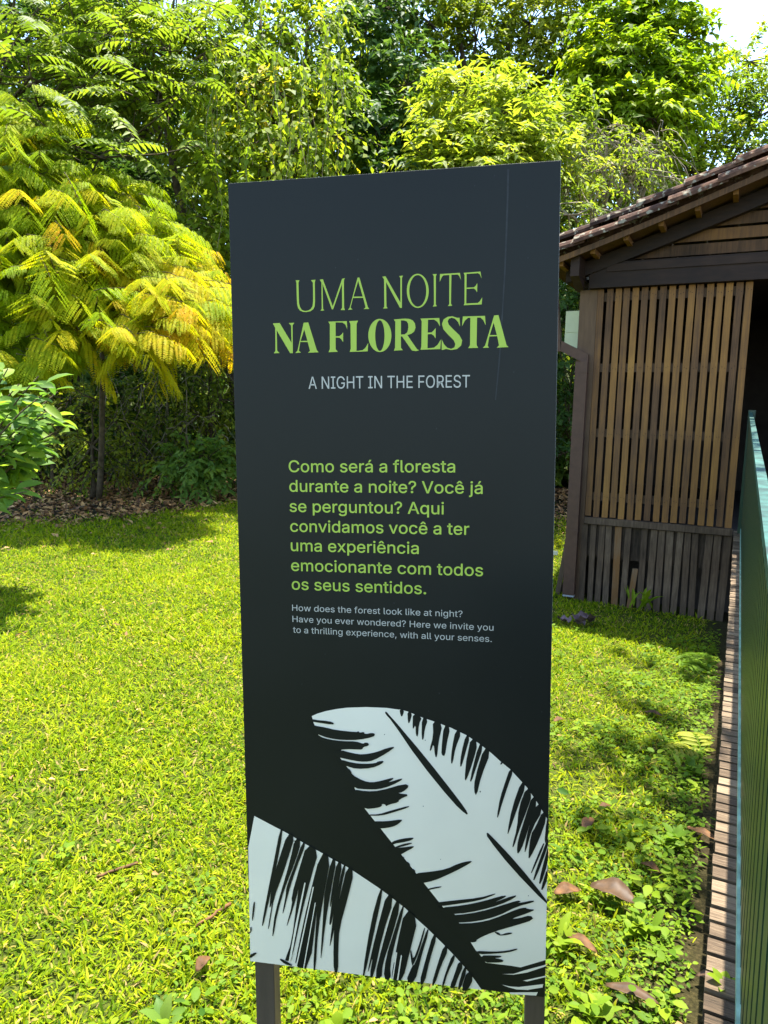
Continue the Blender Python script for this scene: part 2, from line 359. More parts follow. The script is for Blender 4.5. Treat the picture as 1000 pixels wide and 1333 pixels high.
    sub(mb, 'batten', M['slat'], rf)
    # verge board under the first tile row
    q = MB(); slope_strip(q, S0-0.43, S0-0.405, -0.05, 0.004, a=0.3, ua=-1.88); sub(q, 'verge_board', M['slat'], rf)
    # tiles: half barrels running down the slope
    mb = MB(); L = 0.47
    def barrel(s, ua, ub, zoff, r0, r1, a, sg=1, n=8, dz=0.0, jit=0.0):
        Pout = []; Pin = []
        for (u, rr, e) in ((ua, r1, 0.0), (ub, r0, 0.0)):
            z = float(roof_z(u))+zoff+dz+ (0.022 if u == ua else 0)
            uu = u if sg == 1 else 2.8-u
            for k in range(n+1):
                an = math.pi*(k/n)
                Pout.append(uvz(uu, s+jit+rr*math.cos(an), z+rr*0.85*math.sin(an)))
                Pin.append(uvz(uu, s+jit+(rr-0.014)*math.cos(an), z+(rr-0.014)*0.85*math.sin(an)))
        m = n+1; V = Pout+Pin; o = 2*m
        F = [(k, k+1, m+k+1, m+k) for k in range(n)]+[(o+k+1, o+k, o+m+k, o+m+k+1) for k in range(n)]
        F += [(k+1, k, o+k, o+k+1) for k in range(n)]+[(m+k, m+k+1, o+m+k+1, o+m+k) for k in range(n)]
        F += [(0, m, o+m, o), (m+n, n, o+n, o+m+n)]
        mb.add(V, F, a)
    uu = -1.93; k = 0
    edges = []
    while uu < 1.36: edges.append(uu); uu += 0.40
    for row in range(24):
        s = S0-0.40+row*0.205+(0.06 if row else 0)
        for k, ua in enumerate(edges):
            ub = min(ua+L, 1.42)
            for sg in (1, -1):
                j = r.uniform(-0.008, 0.008)
                barrel(s, ua-0.02+r.uniform(-0.012, 0.012), ub, 0.03 if row == 0 else 0.10, 0.095 if row == 0 else 0.08, 0.115 if row == 0 else 0.095, r.uniform(0.15, 0.7), sg, jit=j)
                if row == 0:
                    barrel(s+0.13, ua+0.10+r.uniform(-0.012, 0.012), min(ub+0.10, 1.45), 0.165, 0.085, 0.105, r.uniform(0.15, 0.7), sg, jit=j)
    for k in range(12):
        s = S0-0.45+k*0.41
        V = []; F = []
        for q_, rr in ((s, 0.13), (s+0.46, 0.11)):
            for i in range(9):
                an = math.pi*i/8; V.append(uvz(1.4+rr*math.cos(an), q_, float(roof_z(1.4))+0.05+rr*0.9*math.sin(an)))
        F = [(i, i+9, i+10, i+1) for i in range(8)]; mb.add(V, F, r.uniform(0.2, 0.6))
    sub(mb, 'tile', M['tile'], rf)
    # purlin end bracket at the eave
    q = MB(); q.box(uvz(-1.60, S0-0.36, 2.86), NV*0.085, DV*0.5, (0, 0, 0.19), 0.5)
    q.add([uvz(-1.60, S0-0.36, 2.86), uvz(-1.515, S0-0.36, 2.86), uvz(-1.515, S0-0.08, 2.76), uvz(-1.60, S0-0.08, 2.76), uvz(-1.60, S0-0.08, 2.855), uvz(-1.515, S0-0.08, 2.855)], [(0, 3, 2, 1), (0, 4, 3), (1, 2, 5), (2, 3, 4, 5)], 0.5)
    B(q, 'purlin', M['darkwood'])
    q = MB(); q.ubox(-1.60, -1.51, S0+0.145, S0+4.2, 2.83, 2.93, 0.5); B(q, 'wall_plate', M['darkwood'])
    # gutter elbow and downpipe
    q = MB(); q.ubox(-1.555, -1.435, S0-0.10, S0-0.01, -0.38, 2.06, 0.5)
    p0, p1 = uvz(-1.50, S0-0.055, 2.05), uvz(-1.78, S0-0.055, 2.19)
    q.box(p0+NV*0.06+np.array([0, 0, -0.02]), (p1-p0), DV*0.085, np.array([0, 0, 0.105]), 0.5)
    q.box(p1+np.array([0.0, 0, -0.02])+NV*0.06, (uvz(-1.86, S0-0.055, 2.86)-p1), DV*0.085, NV*-0.11, 0.5)
    pp = B(q, 'downpipe', M['pipe'])
    for z in (0.30, 1.28, 1.95):
        q = MB(); q.ubox(-1.559, -1.431, S0-0.104, S0-0.006, z, z+0.022, 0.6); sub(q, 'pipe_clip', M['pipe'], pp)
    q = MB(); q.ubox(-1.553, -1.437, S0-0.098, S0-0.012, -0.40, -0.383, 0.5); sub(q, 'pipe_end', plain('galvanised_rim', (0.35, 0.37, 0.38), 0.4, 0.5), pp)
    return H
house()
# pale box on the side wall
bx0 = uvz(-1.60, S0+0.16, 2.13)
mbx = thing('meter_box', 'pale green box fixed high on the side wall behind the corner post', 'box', bx0)
M['palebox'] = plain('pale_green_paint', (0.68, 0.72, 0.46), 0.5, 0.4, 0.06)  # pale green brightened in the colour, standing in for sunlight on the box
q = MB(); q.ubox(-1.74, -1.523, S0+0.18, S0+0.42, 2.16, 2.60); q.build('box_body', M['palebox'], mbx, origin=bx0)
q = MB(); q.ubox(-1.735, -1.60, S0+0.172, S0+0.179, 2.38, 2.595); q.build('upper_lid', M['palebox'], mbx, origin=bx0)
q = MB(); q.ubox(-1.735, -1.60, S0+0.172, S0+0.179, 2.165, 2.372); q.build('lower_lid', M['palebox'], mbx, origin=bx0)
# boards leaning at the foot of the corner post
lb = uvz(-1.72, S0+0.1, -0.45)
t = thing('leaning_board', 'grey board leaning at the foot of the corner post', 'board', lb)
q = MB(); q.box(uvz(-1.68, S0+0.10, -0.47), NV*0.05, DV*0.02, np.array([0, 0, 0.80])+NV*0.10, 0.4); q.build('board', M['skirt'], t, origin=lb)
lb = uvz(-1.60, S0+0.2, -0.45)
t = thing('leaning_board', 'short dark board leaning behind the downpipe foot', 'board', lb)
q = MB(); q.box(uvz(-1.66, S0+0.20, -0.47), NV*0.06, DV*0.02, np.array([0, 0, 0.45])+NV*0.12, 0.2); q.build('board', M['skirt'], t, origin=lb)

# ------------------------------------------------------------------ railing
M['rail'] = plain('dark_green_paint', (0.006, 0.030, 0.016), 0.4, 0.4, 0.25, 30)
M['railtop'] = plain('teal_paint', (0.026, 0.082, 0.066), 0.5, 0.35, 0.6, 18)
def railing():
    b0 = uvz(0.10, 0.2, ZD)
    t = thing('railing', 'dark green metal railing with upright bars and a teal top rail', 'railing', b0)
    zt = lambda s: 1.262+0.043*s
    q = MB()
    def bar(s0, s1, u0, u1, lo, hi, f):
        P = []
        for z in (lo, hi):
            P += [uvz(u0, s0, f(s0)+z), uvz(u1, s0, f(s0)+z), uvz(u1, s1, f(s1)+z), uvz(u0, s1, f(s1)+z)]
        q.add(P, [(0, 3, 2, 1), (4, 5, 6, 7), (0, 1, 5, 4), (1, 2, 6, 5), (2, 3, 7, 6), (3, 0, 4, 7)], 0.5)
    bar(-1.2, 7.42, 0.066, 0.096, -0.03, 0.0, zt); q.build('top_rail', M['railtop'], t, origin=b0)
    q = MB(); bar(-1.2, 7.42, 0.082, 0.114, 0.03, 0.05, lambda s: ZD); q.build('bottom_rail', plain('pale_teal_paint', (0.19, 0.35, 0.26), 0.5, 0.35, 0.3, 18), t, origin=b0)
    q = MB(); q.box(uvz(0.060, 7.43, ZD+0.002), NV*0.06, DV*0.06, (0, 0, 1.15), 0.5); q.build('end_post', M['rail'], t, origin=b0)
    first = None; s = -1.1; k = 0
    while s < 7.4:
        lo = uvz(0.101, s, ZD+0.052); hi = uvz(0.082, s, zt(s)-0.034)
        q = MB(); q.box(lo-NV*0.012-DV*0.036, NV*0.024, DV*0.072, hi-lo, 0.5); q.build('baluster', M['rail'], t, origin=b0)
        s += 0.1; k += 1
railing()

